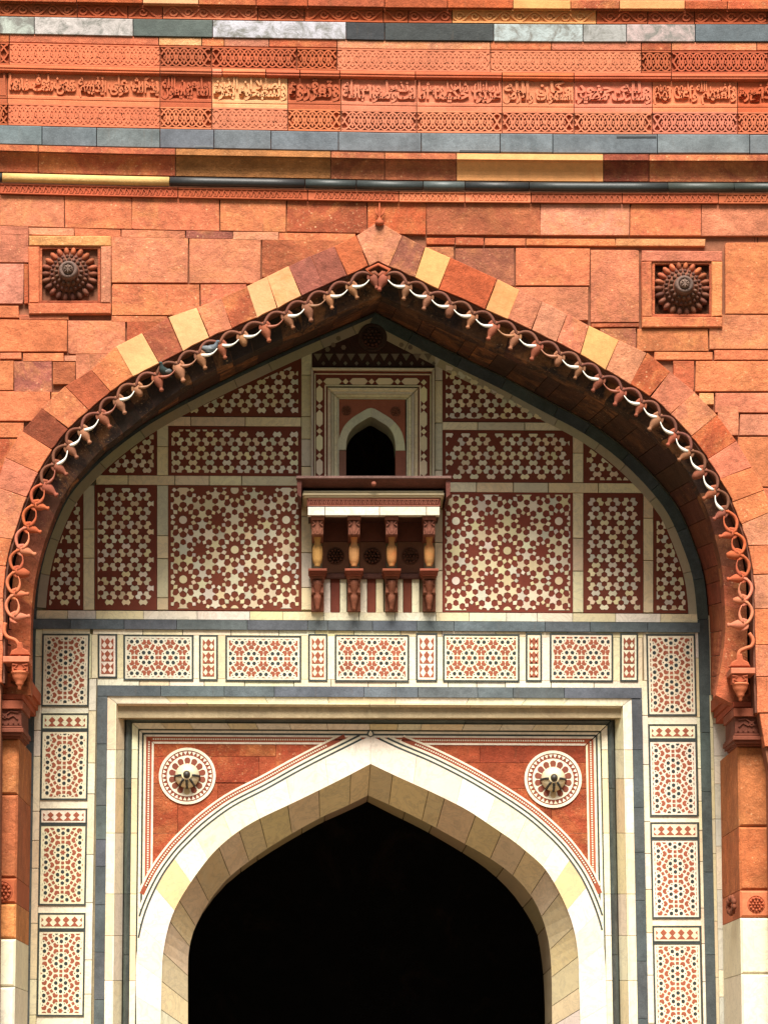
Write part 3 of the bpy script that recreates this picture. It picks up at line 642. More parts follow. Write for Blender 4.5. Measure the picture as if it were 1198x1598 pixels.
# ================================================================== LOTUS BUD FRINGE
fr = thing('lotus_bud_fringe', 'openwork stone fringe of lotus buds and curled stems along the arch edge', 'fringe', U(590,1040,.1))
YB_ = .015; u0 = MPP(YB_)
def fringe(C, sgn, n, ua, ub):
    pos = [ua+(ub-ua)*k/n for k in range(n+1)]
    inn = lambda u, d: C.off(u, sgn*d)          # d pixels into the opening
    sw = [(.88 if False else 1) for _ in pos]
    for i, u in enumerate(pos):
        up = u > .30                             # sloping part: sky highlight painted into the pale leaf colour
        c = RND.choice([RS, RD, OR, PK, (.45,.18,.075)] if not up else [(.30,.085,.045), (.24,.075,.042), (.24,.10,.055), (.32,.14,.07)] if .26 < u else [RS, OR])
        b = inn(u, 15); t2 = C.tan(u); nx, nz = inn(u, 16)[0]-inn(u, 15)[0], inn(u, 16)[1]-inn(u, 15)[1]
        ax = Vector((nx, -.10, -nz)); 
        # buds lean down along the slope
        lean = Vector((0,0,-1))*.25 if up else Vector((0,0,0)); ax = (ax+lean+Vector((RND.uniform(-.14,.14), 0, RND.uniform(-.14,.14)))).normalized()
        if i < n or True:
            m = MB(); r = RND.uniform(.86,1.12); broken = RND.random() < .14
            prof = [(-3*u0,.4*u0*6),(1.5*u0,5.6*u0),(6*u0,7.6*u0),(11*u0,7.6*u0),(16*u0,5.8*u0),(21*u0,3.4*u0),(23.5*u0,2.4*u0),(24.5*u0,3.6*u0),(27*u0,3.4*u0),(28*u0,1.6*u0)]
            m.lathe(U(*b, YB_), ax, [(h*r, q*r) for h, q in (prof[:6] if broken else prof)], 12)
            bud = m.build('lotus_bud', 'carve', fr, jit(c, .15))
            # sepals hugging the bud
            for d in (-1, 1):
                t3 = Vector((t2[0]*d, 0, -t2[1]*d)); m = MB(); base = U(*b, YB_)+Vector((0,-.02,0))
                tip = base+t3*9.5*u0+ax*8*u0
                pts = [base-ax*2*u0, base+t3*5*u0-ax*1*u0, base+t3*8*u0+ax*4*u0, tip]
                m.tube(pts, [3.0*u0,3.4*u0,2.2*u0,.5*u0], 7, flat=.5)
                pale = (.78,.74,.66)
                m.build('sepal', 'carve', bud, jit(c,.1))
        if i < len(pos)-1:
            v = pos[i+1]; m = MB(); K = 10; pts = []
            for k in range(K+1):
                s = k/K; p = inn(u+(v-u)*s, 16-11.5*sin(pi*s)**.75); pts.append(U(*p, YB_-.03+.02*sin(pi*s)))
            m.tube(pts, [2.1*u0+.7*u0*sin(pi*k/K) for k in range(K+1)], 7, flat=1.3)
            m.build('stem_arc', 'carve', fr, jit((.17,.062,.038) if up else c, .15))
            m = MB(); pts = []
            for k in range(7):
                s = .05+.76*k/6; p = inn(u+(v-u)*s, 15.5+9.0*sin(pi*(s*.92+.08))) ; pts.append(U(*p, YB_-.04))
            m.tube(pts, ([2.4*u0,2.9*u0,2.6*u0,1.9*u0,1.3*u0,1.0*u0,.6*u0]), 7, flat=1.2)
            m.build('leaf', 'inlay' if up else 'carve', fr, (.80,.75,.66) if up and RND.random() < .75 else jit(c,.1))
fringe(INL, -1, 23, .105, .982)
fringe(INR, 1, 23, .135, .982)
m = MB(); pts = [U(*INL.off(.982, -16), YB_-.03), U(572,421,YB_-.03), U(590,413,YB_-.03), U(608,421,YB_-.03), U(*INR.off(.982, 16), YB_-.03)]
m.tube(pts, .018, 7); m.build('stem_arc', 'carve', fr, RS)
# lower stems and pendants
def pendant(sx, label, pts, x0, x1, xw, yt):
    t = thing('pendant', label, 'pendant', U((x0+x1)/2, yt, .1), 'hanging pendants at the foot of the bud fringe')
    m = MB(); m.tube([U(x, y, YB_-.02) for x, y in smooth(pts, 4)], [.020]*(4*(len(pts)-1)+1), 8, flat=1.3); m.build('stem', 'carve', t, OR)
    m = MB(); cx = (x0+x1)/2
    m.prism([(cx-16,yt-2),(cx+16,yt-2),(cx+13,yt-9),(cx+5,yt-13),(cx+3,yt-22),(cx-3,yt-22),(cx-5,yt-13),(cx-13,yt-9)], YB_-.06, YB_+.05, .01); m.build('crest', 'carve', t, RS)
    m = MB(); m.box(min(x0,xw), max(x1,xw), yt, yt+9, YB_-.09, YF-.01, .006); m.build('ledge', 'carve', t, PK)
    m = MB(); m.box(x0+2, x1-2, yt+9.5, yt+24, YB_-.06, YB_+.10, .004)
    for k in (-1, 1):
        m.ribbon([(cx+k*12, yt+12), (cx+k*4, yt+13), (cx+k*9, yt+18), (cx+k*2, yt+21)], 2.2, YB_-.075, YB_-.05)
    m.build('carved_block', 'carve', t, RS)
    C = U(cx, yt+24, YB_+.0); m = MB(); q = MPP(YB_)
    m.lathe(C, (0,0,-1), [(0,13*q),(2*q,14*q),(3.5*q,12*q),(8*q,11.5*q),(13*q,9*q),(17*q,6*q),(19*q,6.5*q),(21*q,4.5*q),(23*q,3*q),(27*q,3*q),(28*q,1*q)], 14)
    m.build('cone', 'carve', t, OR)
pendant(-1, 'small carved stone pendant at the left foot of the bud fringe', [(9,972),(7,985),(12,994),(24,999),(30,1008),(31,1020),(31,1026)], 17, 46, 5, 1024)
pendant(1, 'small carved stone pendant at the right foot of the bud fringe', [(1168,988),(1174,998),(1172,1008),(1162,1012),(1153,1017),(1151,1028),(1152,1040)], 1140, 1168, 1178, 1042)

# ================================================================== JAMB PIERS
def carvedrect(m, x0, x1, y0, y1, Yf, n=2):
    W_ = (x1-x0)/n
    for k in range(n):
        a = x0+k*W_; c = a+W_/2; h = y1-y0
        m.ribbon([(a+1,y0+h*.2),(a+W_*.3,y0+h*.1),(c,y0+h*.5),(a+W_*.7,y0+h*.1),(a+W_-1,y0+h*.2)], 1.8, Yf, Yf+.03)
        m.ribbon([(a+2,y1-2),(a+W_*.2,y0+h*.5),(a+W_*.38,y0+h*.75),(c,y0+h*.55),(a+W_*.62,y0+h*.75),(a+W_*.8,y0+h*.5),(a+W_-2,y1-2)], 1.8, Yf, Yf+.03)
        m.ribbon([(c+cos(q)*3.2, y0+h*.6+sin(q)*3.2) for q in [i*pi/4 for i in range(8)]], 1.4, Yf, Yf+.03, closed=True)
def pier(label, s, xe, xo, yc, base0, base1, blocks):
    """s: direction of the opening (+1 opening is to the right); xe: edge beside the opening; xo: hidden outer edge"""
    t = thing('jamb_pier', label, 'pier', U(xe, 1950, YF))
    bx = lambda m, a, b, y0, y1, Yf, Yb, ch=.004: m.box(min(a,b), max(a,b), y0, y1, Yf, Yb, ch)
    # corbel steps and capital
    st = [(xe+s*14, yc-40, yc-22, .24, YT-.02), (xe+s*10, yc-22, yc-12, .26, YT-.03), (xe+s*6, yc-12, yc-3, .22, YT-.04)]
    capo = xo
    m = MB(); bx(m, xe+s*5, capo, yc-2, yc+11, .17, 1.0); m.build('abacus', 'carve', t, (.30,.080,.040))
    m = MB(); bx(m, xe+s*3, capo, yc+11.5, yc+37, .215, .98)
    carvedrect(m, min(xe+s*1, capo)+2, max(xe+s*1, capo)-2, yc+13, yc+29, .198, 2)
    for k in range(12):
        x = min(xe, capo)+2+k*(abs(xe-capo)-4)/11; m.box(x-1.1, x+1.1, yc+31, yc+34, .20, .22)
    m.build('capital', 'carve', t, (.17,.050,.029))
    m = MB(); n_ = 7
    for (o, y0, y1, Yf) in ((4,yc+37.5,yc+41,.20),(6,yc+41,yc+48,.17),(4,yc+48,yc+53,.20),(1,yc+53,yc+57,.26)):
        bx(m, xe+s*o, capo, y0, y1-.2, Yf, .99, .006)
    m.build('torus', 'carve', t, (.20,.058,.032))
    for k, (a, y0, y1, Yf, Yb) in enumerate(st):
        m = MB(); bx(m, a, capo, y0, y1, Yf+.06, Yb, .01); m.build('corbel_course', 'carve', t, (jit(RS)))
    # shaft: chamfered solid, front face and reveal face
    y0 = yc+57
    for (a, b, c, mt, nm_) in blocks:
        m = MB(); e0, e1 = xe+0*s, xe
        lean = lambda y: (y-1150)*.016*(-s)
        A = [U(xe-s*13+lean(a), a, YF+.02), U(xo, a, YF+.02)]; 
        f0, f1 = U(xe-s*0+lean(a), a, YF+.02), U(xe+lean(b), b, YF+.02)
        m.prism([(xe+lean(a)-s*1.0, a+.5), (xo, a+.5), (xo, b-.5), (xe+lean(b)-s*1.0, b-.5)], YF+.02, YT-.01, .022)
        m.build(nm_, mt, t, jit(c, .05))
    return t
# left pier: edge at x = 31, right pier: edge at x = 1152 (front arris)
pl = pier('left jamb pier with dark carved capital and orange mottled shaft', 1, 31, -60, 1095, 1370, 1410,
     [(1152,1240,(.50,.17,.06),'sand','shaft'),(1240,1370,(.46,.13,.05),'sand','shaft'),(1370,1410,RS,'carve','base_block'),(1410,1465,(.62,.25,.085),'sand','base_block'),(1465,1540,MW,'marble','marble_block'),(1540,1700,MW,'marble','marble_block'),(1700,1948,MW,'marble','marble_block')])
pr = pier('right jamb pier with dark carved capital and orange mottled shaft', -1, 1149, 1240, 1107, 1390, 1432,
     [(1164,1290,(.55,.18,.06),'sand','shaft'),(1290,1389,(.52,.15,.05),'sand','shaft'),(1389,1432,OR,'carve','base_block'),(1432,1520,MW,'marble','marble_block'),(1520,1640,MW,'marble','marble_block'),(1640,1948,MW,'marble','marble_block')])
def flatrose(t, cx, cy, r, Y, c, petals=12, name='rosette', mat='carve'):
    u = MPP(Y); C = U(cx, cy, Y); m = MB()
    m.lathe(C+Vector((0,.01,0)), (0,-1,0), [(0,r*u),(.014,r*u),(.018,r*.93*u),(.008,r*.90*u)], 28)
    for k in range(petals):
        a = 2*pi*k/petals; d = Vector((cos(a),0,sin(a))); e = Vector((-sin(a),0,cos(a)))
        m.ell(C+d*r*.70*u+Vector((0,-.008,0)), d*r*.17*u, e*r*.17*u, Vector((0,-.022,0)), 7, 4)
    for k in range(6):
        a = 2*pi*k/6; d = Vector((cos(a),0,sin(a))); e = Vector((-sin(a),0,cos(a)))
        m.ell(C+d*r*.34*u+Vector((0,-.012,0)), d*r*.16*u, e*r*.13*u, Vector((0,-.022,0)), 6, 4)
    m.ell(C+Vector((0,-.02,0)), Vector((r*.14*u,0,0)), Vector((0,0,r*.14*u)), Vector((0,-.02,0)), 8, 5)
    return m.build(name, mat, t, c)
flatrose(pl, 4, 1391, 16, YF+.02, RS); flatrose(pr, 1179, 1411, 13.5, YF+.02, RS)
m = MB(); C = U(1143,1413,.62)
for k in range(9):
    a = 2*pi*k/9; m.ell(Vector((C.x-.02, C.y+cos(a)*.22, C.z+sin(a)*.075)), Vector((.03,0,0)), Vector((0,.06,0)), Vector((0,0,.04)), 6, 4)
m.build('side_rosette', 'carve', pr, (.2,.06,.03))

# ================================================================== TYMPANUM
ty = thing('tympanum_wall', 'recessed marble and slate wall face inside the great arch', 'wall', U(578,1950,YT))
m = MB()
def poly_above(C0, C1, ylow, Yf, Yb, dy=0):
    pts = C0.p+C1.p[::-1][1:]
    return pts
NX0, NX1, NY0, NY1 = 525, 636, 620, 748       # hole for the upper window
DXL, DXR, DYT = 160, 992, 1120                # hole for the doorway assembly
C0 = Curve(TYL.p, False); C1 = Curve(TYR.p, False)
def ylim(x):
    best = None
    for C in (C0, C1):
        for a, b in zip(C.p, C.p[1:]):
            if (a[0]-x)*(b[0]-x) <= 0 and a[0] != b[0]:
                y = a[1]+(b[1]-a[1])*(x-a[0])/(b[0]-a[0]); best = y if best is None else min(best, y)
    return best
xs = [52+k*(1106-52)/80 for k in range(81)]+[NX0, NX1]; xs.sort()
for a, b in zip(xs, xs[1:]):
    ya, yb = ylim(a+.01) or 960, ylim(b-.01) or 960
    ya, yb = min(ya, 985)-6, min(yb, 985)-6
    if NX0-.1 <= a and b <= NX1+.1:
        m.prism([(a,ya),(b,yb),(b,NY0),(a,NY0)], YT+.05, YT+.3); m.prism([(a,NY1),(b,NY1),(b,DYT),(a,DYT)], YT+.05, YT+.3)
    else: m.prism([(a,ya),(b,yb),(b,DYT),(a,DYT)], YT+.05, YT+.3)
m.prism([(20,940),(52,940),(52,DYT),(20,DYT)], YT+.05, YT+.3); m.prism([(1106,940),(1160,940),(1160,DYT),(1106,DYT)], YT+.05, YT+.3)
m.prism([(20,DYT),(DXL,DYT),(DXL-5,1948),(10,1948)], YT+.05, YT+.3); m.prism([(DXR,DYT),(1170,DYT),(1190,1948),(DXR+15,1948)], YT+.05, YT+.3)
m.build('wall_core', 'mortar', ty, (.42,.33,.20))
def strip(parent, name, mat, A, B, joints, cf_, Yf, Yb=None, ch=.0015, g=.35, jy=.002):
    """stones between two edge lines A(t), B(t) (functions t->px point), cut at the joint parameters"""
    for a, b in zip(joints, joints[1:]):
        l = hypot(A(b)[0]-A(a)[0], A(b)[1]-A(a)[1]) or 1; e = min(.2, g/l/1.0)*(b-a)
        n = 3 if l > 60 else 2
        ts = [a+e+(b-a-2*e)*k/n for k in range(n+1)]
        poly = [A(t) for t in ts]+[B(t) for t in reversed(ts)]
        m = MB(); m.prism(poly, Yf+RND.uniform(-jy, jy), Yb if Yb is not None else Yf+.06, ch); m.build(name, mat, parent, jit(cf_() if callable(cf_) else cf_, .07))
def rj(a, b, lo, hi):
    out = [a]
    while b-out[-1] > hi: out.append(out[-1]+RND.uniform(lo, hi))
    if b-out[-1] < lo*.4 and len(out) > 1: out.pop()
    return out+[b]
marb = lambda: RND.choice([MC, MC, MG, (.78,.68,.46), (.70,.56,.33)])
marbw = lambda: RND.choice([MW, MC, MW, (.80,.70,.48)])
TS = lambda x: (x-57)*.0056       # gentle fall of the level lines to the right
H = lambda y0, y1: ((lambda t: (t, y0+TS(t))), (lambda t: (t, y1+TS(t))))
V = lambda x0, x1, k=0: ((lambda t: (x0+k*(t-960), t)), (lambda t: (x1+k*(t-960), t)))
strip(ty, 'slate_block', 'slate', *H(966,981), [52,110,194,276,386,480,511,581,650,708,850,920,1010,1092], SL, YT-.03)
strip(ty, 'marble_block', 'marble', *H(952.5,965.5), [57,106,150,224,308,390,441,505,560,616,680,732,790,838,893,960,1030,1090], marbw, YT)
# cream and slate arch rings
rings = []
for C, s in ((TYL, -1), (TYR, 1)):
    lo = Curve([C.off(k/50, 0) for k in range(51)], False)
    w1, w2 = (5, 19) if s < 0 else (17, 30)
    slo = lambda t, C=C, s=s: C.off(t, 0)
    sli = lambda t, C=C, s=s, w=w1: C.off(t, s*w)
    cri = lambda t, C=C, s=s, w=w2: C.off(t, s*w)
    u0_ = .155 if s < 0 else .137
    strip(ty, 'slate_block', 'slate', slo, sli, [0]+rj(u0_, 1, .05, .11), SD if False else (.07,.085,.08), YT-.012, YT+.06)
    strip(ty, 'marble_block', 'marble', sli, cri, rj(u0_, 1, .06, .10), (.44,.37,.24), YT-.002, YT+.06)
    rings.append((sli, cri, u0_))
def arch_clip(inset):
    pts = []
    for C, s, w in ((TYL, -1, 19+inset), (TYR, 1, 30+inset)):
        q = [C.off(.13+.87*k/24, s*w) for k in range(25)]
        q = [p for p in q if p[1] < 953]
        pts += q if s < 0 else q[::-1]
    # outline order: up the left side, down the right
    hull = []
    for p in sorted(pts):                    # convex hull (upper part)
        while len(hull) > 1 and (hull[-1][0]-hull[-2][0])*(p[1]-hull[-2][1])-(hull[-1][1]-hull[-2][1])*(p[0]-hull[-2][0]) <= 0: hull.pop()
        hull.append(p)
    hull = [p for p in hull]
    return hull+[(max(p[0] for p in pts), 990), (min(p[0] for p in pts), 990)]
AC = arch_clip(0)
def crop(p): return clip(p, AC)
def vs_strip(x0, x1, y0, y1):
    js = rj(y0, y1, 35, 80)
    for a, b in zip(js, js[1:]):
        p = crop([(x0,a+.6),(x1,a+.6),(x1,b-.6),(x0,b-.6)])
        if parea(p) > 40: one('marble_block', 'marble', ty, jit(marb(), .08), p, YT+RND.uniform(-.003,.003), YT+.05, .003)
def hs_strip(y0, y1, x0, x1):
    js = rj(x0, x1, 45, 85)
    for a, b in zip(js, js[1:]):
        p = crop([(a+.6,y0+TS(a)),(b-.6,y0+TS(b)),(b-.6,y1+TS(b)),(a+.6,y1+TS(a))])
        if parea(p) > 40: one('marble_block', 'marble', ty, jit(marb(), .08), p, YT+RND.uniform(-.003,.003), YT+.05, .003)
for x0, x1, ys in ((130.5,147.5,[(757,952)]),(245.5,262.5,[(650,742),(757,952)]),(470.5,486.5,[(540,650),(650,952)]),(678.5,690,[(540,660),(660,956)]),(893.5,909.5,[(660,753),(769,956)]),(1003.5,1018.5,[(760,956)])):
    for a, b in ys: vs_strip(x0, x1, a, b)
hs_strip(649,663,246,470); hs_strip(741,755.5,150,470); hs_strip(655,667,690,893); hs_strip(749,764,690,1003)

# ---- inlay panels: red stone with white pieces let in, each piece an object
def shared(name, poly_px, ctr, mat, Y, thick=.012, ch=.002):
    """a mesh for a piece, centred on its own origin; scale taken at pixel ctr"""
    c = U(*ctr, Y); m = MB(); P = [U(ctr[0]+x, ctr[1]+y, Y)-c for x, y in poly_px]
    m.wprism([(p.x, p.z) for p in P], 0, thick, ch)
    me = bpy.data.meshes.new(name); me.from_pydata(m.v, [], m.f); me.materials.append(M[mat]); me.update(); return me
def panel(label, poly, colr=RI):
    cx = sum(p[0] for p in poly)/len(poly); yb = max(p[1] for p in poly)
    t = thing('star_mosaic', label, 'star mosaic', U(cx, yb, YT), 'star mosaics inside the great arch')
    one('red_slab', 'redin', t, jit(colr, .04), poly, YT, YT+.05)
    return t
IW = lambda: RND.choice([MC, (.78,.68,.47), (.70,.58,.36), (.66,.60,.46), (.80,.72,.54)])
YI = YT-.006
BT = [(-.283,0),(-.165,.193),(0,.104),(.165,.193),(.283,0),(.165,-.193),(0,-.104),(-.165,-.193)]
def pat_bow(t, poly, ox, oy, a=26.3):
    ctr = (sum(p[0] for p in poly)/len(poly), sum(p[1] for p in poly)/len(poly))
    inn = [(ctr[0]+(x-ctr[0])*(1-5/max(30,abs(x-ctr[0]))), ctr[1]+(y-ctr[1])*(1-5/max(30,abs(y-ctr[1])))) for x, y in poly]
    h = a*.866*.965; meshes = {}
    def P(b, ang): return [(a*.95*(x*cos(ang)-y*sin(ang)), -a*.95*(x*sin(ang)+y*cos(ang))*.985) for x, y in b]
    shp = {k: P(BT, k*pi/3) for k in range(3)}
    x0, x1 = min(p[0] for p in poly), max(p[0] for p in poly); y0, y1 = min(p[1] for p in poly), max(p[1] for p in poly)
    for j in range(int((y0-oy)/h)-2, int((y1-oy)/h)+2):
        for i in range(int((x0-ox)/a)-2, int((x1-ox)/a)+2):
            X, Y_ = ox+i*a+(j % 2)*a/2, oy+j*h
            for k in range(3):
                mx, my = X+cos(k*pi/3)*a/2, Y_-sin(k*pi/3)*h/.866/2
                if not (x0 < mx < x1 and y0 < my < y1): continue
                if RND.random() < .018: continue
                pl_ = [(mx+p[0]+RND.uniform(-.35,.35), my+p[1]+RND.uniform(-.35,.35)) for p in shp[k]]
                if all(inside(p, inn) for p in pl_):
                    if k not in meshes: meshes[k] = shared('bow_tie_inlay', shp[k], ctr, 'inlay', YI)
                    putmesh('bow_tie_inlay', meshes[k], t, U(mx+RND.uniform(-.3,.3), my+RND.uniform(-.3,.3), YI), jit(IW(), .08))
                else:
                    q = clip(pl_, inn)
                    if parea(q) > 14: one('cut_inlay', 'inlay', t, jit(IW(), .08), q, YI, YI+.012)
def star(n, R_, r_, rot=0): return [((R_ if k % 2 == 0 else r_)*cos(rot+pi*k/n), (R_ if k % 2 == 0 else r_)*sin(rot+pi*k/n)) for k in range(2*n)]
def pat_star(t, poly, ox, oy, a=46.6*2, wx=80.3):
    """twelve-pointed rosettes on a triangular grid, nine-pointed ones between them"""
    ctr = (sum(p[0] for p in poly)/len(poly), sum(p[1] for p in poly)/len(poly))
    x0, x1 = min(p[0] for p in poly)+4, max(p[0] for p in poly)-4; y0, y1 = min(p[1] for p in poly)+4, max(p[1] for p in poly)-4
    inn = [(x0,y0),(x1,y0),(x1,y1),(x0,y1)]; cache = {}; done = set()
    def put(name, key, shape_, x, y):
        kx = (round(x/2.5), round(y/2.5))
        if kx in done or (kx[0]+1,kx[1]) in done or (kx[0]-1,kx[1]) in done or (kx[0],kx[1]+1) in done or (kx[0],kx[1]-1) in done: return
        if not (x0-6 < x < x1+6 and y0-6 < y < y1+6): return
        done.add(kx)
        pp = [(x+p[0], y+p[1]) for p in shape_]
        if all(inside(p, inn) for p in pp):
            if key not in cache: cache[key] = shared(name, shape_, ctr, 'inlay', YI)
            putmesh(name, cache[key], t, U(x+RND.uniform(-.25,.25), y+RND.uniform(-.25,.25), YI), jit(IW(), .07))
        else:
            q = clip(pp, inn)
            if parea(q) > 9: one('cut_inlay', 'inlay', t, jit(IW(), .07), q, YI, YI+.012)
    h = a
    for i in range(-2, 5):
        for j in range(-3, 5):
            X, Y_ = ox+i*wx, oy+j*h+(i % 2)*h/2
            put('disc_inlay', 'disc', [(6.3*cos(2*pi*k/14), 6.3*sin(2*pi*k/14)) for k in range(14)], X, Y_)
            for k in range(12):
                an = radians(15+30*k); kite = [(5.2,0),(-.2,3.9),(-4.2,0),(-.2,-3.9)]
                kr = [(p[0]*cos(an)-p[1]*sin(an), p[0]*sin(an)+p[1]*cos(an)) for p in kite]
                put('kite_inlay', ('k',k), kr, X+16.8*cos(an), Y_+16.8*sin(an))
            for k in range(6):
                for d in (-14.5, 14.5):
                    an = radians(60*k+d); put('star_inlay', ('s',k,d), star(5, 9.3, 5.0, radians(60*k-90*(1 if d > 0 else -1))), X+31*cos(an), Y_+31*sin(an))
            for k in range(3):
                an = radians(30+60*k); put('star_inlay', ('m',0), star(6, 11.2, 6.6, 0), X+46.5*cos(an), Y_+46.5*sin(an))
            for sgn in (0, 180):
                SX, SY = X+(53.6 if sgn == 0 else -53.6), Y_
                for k in range(9):
                    an = radians(sgn+180+20+40*k); kite = [(4.4,0),(0,3.5),(-3.3,0),(0,-3.5)]
                    kr = [(p[0]*cos(an)-p[1]*sin(an), p[0]*sin(an)+p[1]*cos(an)) for p in kite]
                    put('kite_inlay', ('n',sgn,k), kr, SX+12.6*cos(an), SY+12.6*sin(an))
def rp(x0, y0, x1, y1): return [(x0,y0+TS(x0)),(x1,y0+TS(x1)),(x1,y1+TS(x1)),(x0,y1+TS(x0))]
def pnl(label, r, pat, ox, oy, colr=RI, **k):
    p = crop(rp(*r)); t = panel(label, p, colr); pat(t, p, ox, oy, **k)
pnl('narrow curved sliver of star inlay at the far left of the arch', (70,770,130,951), pat_bow, 88, 940)
pnl('tall panel of red stars and white bow-tie inlay, left of the circle-star panel', (148,756,245,951), pat_bow, 184-26.3/2, 786)
pnl('small curved-corner star inlay panel above the tall left panel', (160,660,245,741), pat_bow, 190, 734)
pnl('large square inlay panel with white discs and stars, left of the balcony', (263,756,470,951), pat_star, 286, 811, (.20,.043,.021))
pnl('wide bow-tie inlay panel above the left circle-star panel', (263,664,470,741), pat_bow, 275, 700)
pnl('uppermost left star inlay panel cut by the arch slope, left of the upper window', (285,540,470,648), pat_bow, 290, 640)
pnl('large square inlay panel with white discs and stars, right of the balcony', (690.5,764.5,893,951.5), pat_star, 711, 813, (.20,.043,.021))
pnl('wide duller bow-tie inlay panel above the right circle-star panel', (690.5,667.5,893,748.5), pat_bow, 700, 700)
pnl('uppermost right star inlay panel cut by the arch slope, right of the upper window', (690.5,540,890,654), pat_bow, 700, 640)
pnl('tall panel of red stars and white bow-tie inlay, right of the circle-star panel', (910,764.5,1003,951.5), pat_bow, 916, 794)
pnl('small curved-corner star inlay panel above the tall right panel', (910,667,990,748.5), pat_bow, 918, 740)
pnl('narrow curved sliver of star inlay at the far right of the arch', (1019,770,1080,951.5), pat_bow, 1030, 940)

# ---- frieze and roundel at the apex, shade painted into their dark colours
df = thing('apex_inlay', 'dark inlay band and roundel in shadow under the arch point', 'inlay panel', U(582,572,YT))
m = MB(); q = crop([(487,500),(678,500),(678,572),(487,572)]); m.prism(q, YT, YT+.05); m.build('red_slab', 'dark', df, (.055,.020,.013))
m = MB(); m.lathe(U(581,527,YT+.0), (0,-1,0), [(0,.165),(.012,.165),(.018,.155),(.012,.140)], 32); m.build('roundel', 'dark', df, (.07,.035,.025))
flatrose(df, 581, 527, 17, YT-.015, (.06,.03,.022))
for k in range(11):
    x = 496+k*17.2; one('inlay_piece', 'inlay', df, jit((.20,.155,.10)), [(x-6.5,552),(x+6.5,552),(x,563)], YI, YI+.012); one('inlay_piece', 'inlay', df, jit((.20,.155,.10)), [(x+8.6-3,567),(x+8.6,563.5),(x+8.6+3,567),(x+8.6,570.5)], YI, YI+.012)
for x, y in ((520,538),(536,542),(528,528),(640,542),(626,538),(648,530),(511,545),(660,545)):
    one('inlay_piece', 'inlay', df, jit((.20,.155,.10)), [(x+4*cos(a), y+4*sin(a)) for a in [i*pi/3 for i in range(6)]], YI, YI+.012)

# ================================================================== UPPER WINDOW
wn = thing('arched_window', 'small dark pointed window with cream surround above the balcony', 'window', U(579,744,YT))
def frame(parent, name, mat, c, x0, x1, y0, y1, wd, Yf, Yb, ch=.003, bottom=False):
    one(name, mat, parent, jit(c), [(x0,y0),(x1,y0+TS(x1)-TS(x0)),(x1-wd,y0+wd+TS(x1)-TS(x0)),(x0+wd,y0+wd)], Yf, Yb, ch=ch)
    one(name, mat, parent, jit(c), [(x0,y0+.6),(x0+wd,y0+wd+.6),(x0+wd,y1),(x0,y1)], Yf, Yb, ch=ch)
    one(name, mat, parent, jit(c), [(x1,y0+1.6),(x1,y1),(x1-wd,y1),(x1-wd,y0+wd+1.6)], Yf, Yb, ch=ch)
frame(wn, 'outer_moulding', 'marble', MG, 485, 678, 573, 748, 4.0, YT-.06, YT+.06, .01)
frame(wn, 'red_band', 'redin', RI, 489, 674, 577, 748, 22, YT-.005, YT+.05)
frame(wn, 'marble_line', 'marble', MC, 490.5, 672.5, 582.5, 748, 1.8, YT-.010, YT+.02, 0)
frame(wn, 'marble_line', 'marble', MC, 506.5, 656.5, 600.5, 748, 2.2, YT-.012, YT+.02, 0)
frame(wn, 'inner_moulding', 'marble', MC, 511, 652, 604.5, 748, 5.5, YT-.035, YT+.06, .012)
frame(wn, 'inner_moulding', 'marble', MG, 516.5, 646.5, 610, 748, 5, YT-.015, YT+.06, .012)
frame(wn, 'inner_moulding', 'marble', MC, 521.5, 641.5, 615, 748, 4.5, YT+.010, YT+.07, .006)
frame(wn, 'reveal_strip', 'marble', MG, 526, 637, 619.5, 748, 3, YT+.035, YT+.09, .004)
hexl = lambda cx, cy, L_, W_: [(cx-W_,cy-L_+W_),(cx,cy-L_),(cx+W_,cy-L_+W_),(cx+W_,cy+L_-W_),(cx,cy+L_),(cx-W_,cy+L_-W_)]
dia = lambda cx, cy, r: [(cx-r,cy),(cx,cy-r),(cx+r,cy),(cx,cy+r)]
for xc in (498.5, 661):
    for k in range(4): one('hexagon_inlay', 'inlay', wn, jit(MC), hexl(xc, 615+k*38+ (1 if xc > 600 else 0), 13.5, 5), YT-.014, YT+.0, ch=.001)
    for k in range(4): one('diamond_inlay', 'inlay', wn, jit(MC), dia(xc, 595.5+k*38.5+(1 if xc > 600 else 0), 4.6), YT-.014, YT+.0, ch=.001)
for k in range(4):
    xc = 519+k*40.5; one('hexagon_inlay', 'inlay', wn, jit(MC), [(y_-595+xc, (x_-xc)+595) for x_, y_ in [(p[0], p[1]) for p in hexl(xc, 595, 14.5, 5)]], YT-.014, YT+.0, ch=.001)
    if k < 3: one('diamond_inlay', 'inlay', wn, jit(MC), dia(xc+20.2, 595.3, 4.6), YT-.014, YT+.0, ch=.001)
# arch of the window: outer and inner outlines
WO = [(527,702),(529,685),(535,668),(547,654),(562,644),(579,636.5),(597,645),(612,655),(624,669),(630,685),(632,703)]
WI = [(540,702),(541,687),(546,674),(555,664),(566,657),(579,650.5),(593,658),(604,665),(612,675),(616,688),(617,703)]
WOc, WIc = smooth(WO, 3), smooth(WI, 3)
m = MB(); TOPY = 622
for a, b in zip(WOc, WOc[1:]):
    if abs(b[0]-a[0]) > .05: m.prism([(a[0],TOPY),(b[0],TOPY),b,a], YT+.055, YT+.12)
m.build('spandrel', 'redin', wn, (.34,.10,.05))
for a, b in ((0,7),(7,15),(15,22),(22,30)):
    m = MB(); m.prism(WOc[a:b+1]+WIc[a:b+1][::-1], YT+.04, YT+.5, .003); m.build('arch_stone', 'marble', wn, jit(MG))
one('jamb_stone', 'redin', wn, (.26,.12,.08), [(526,703),(540,703),(540,748),(526,748)], YT+.05, YT+.5)
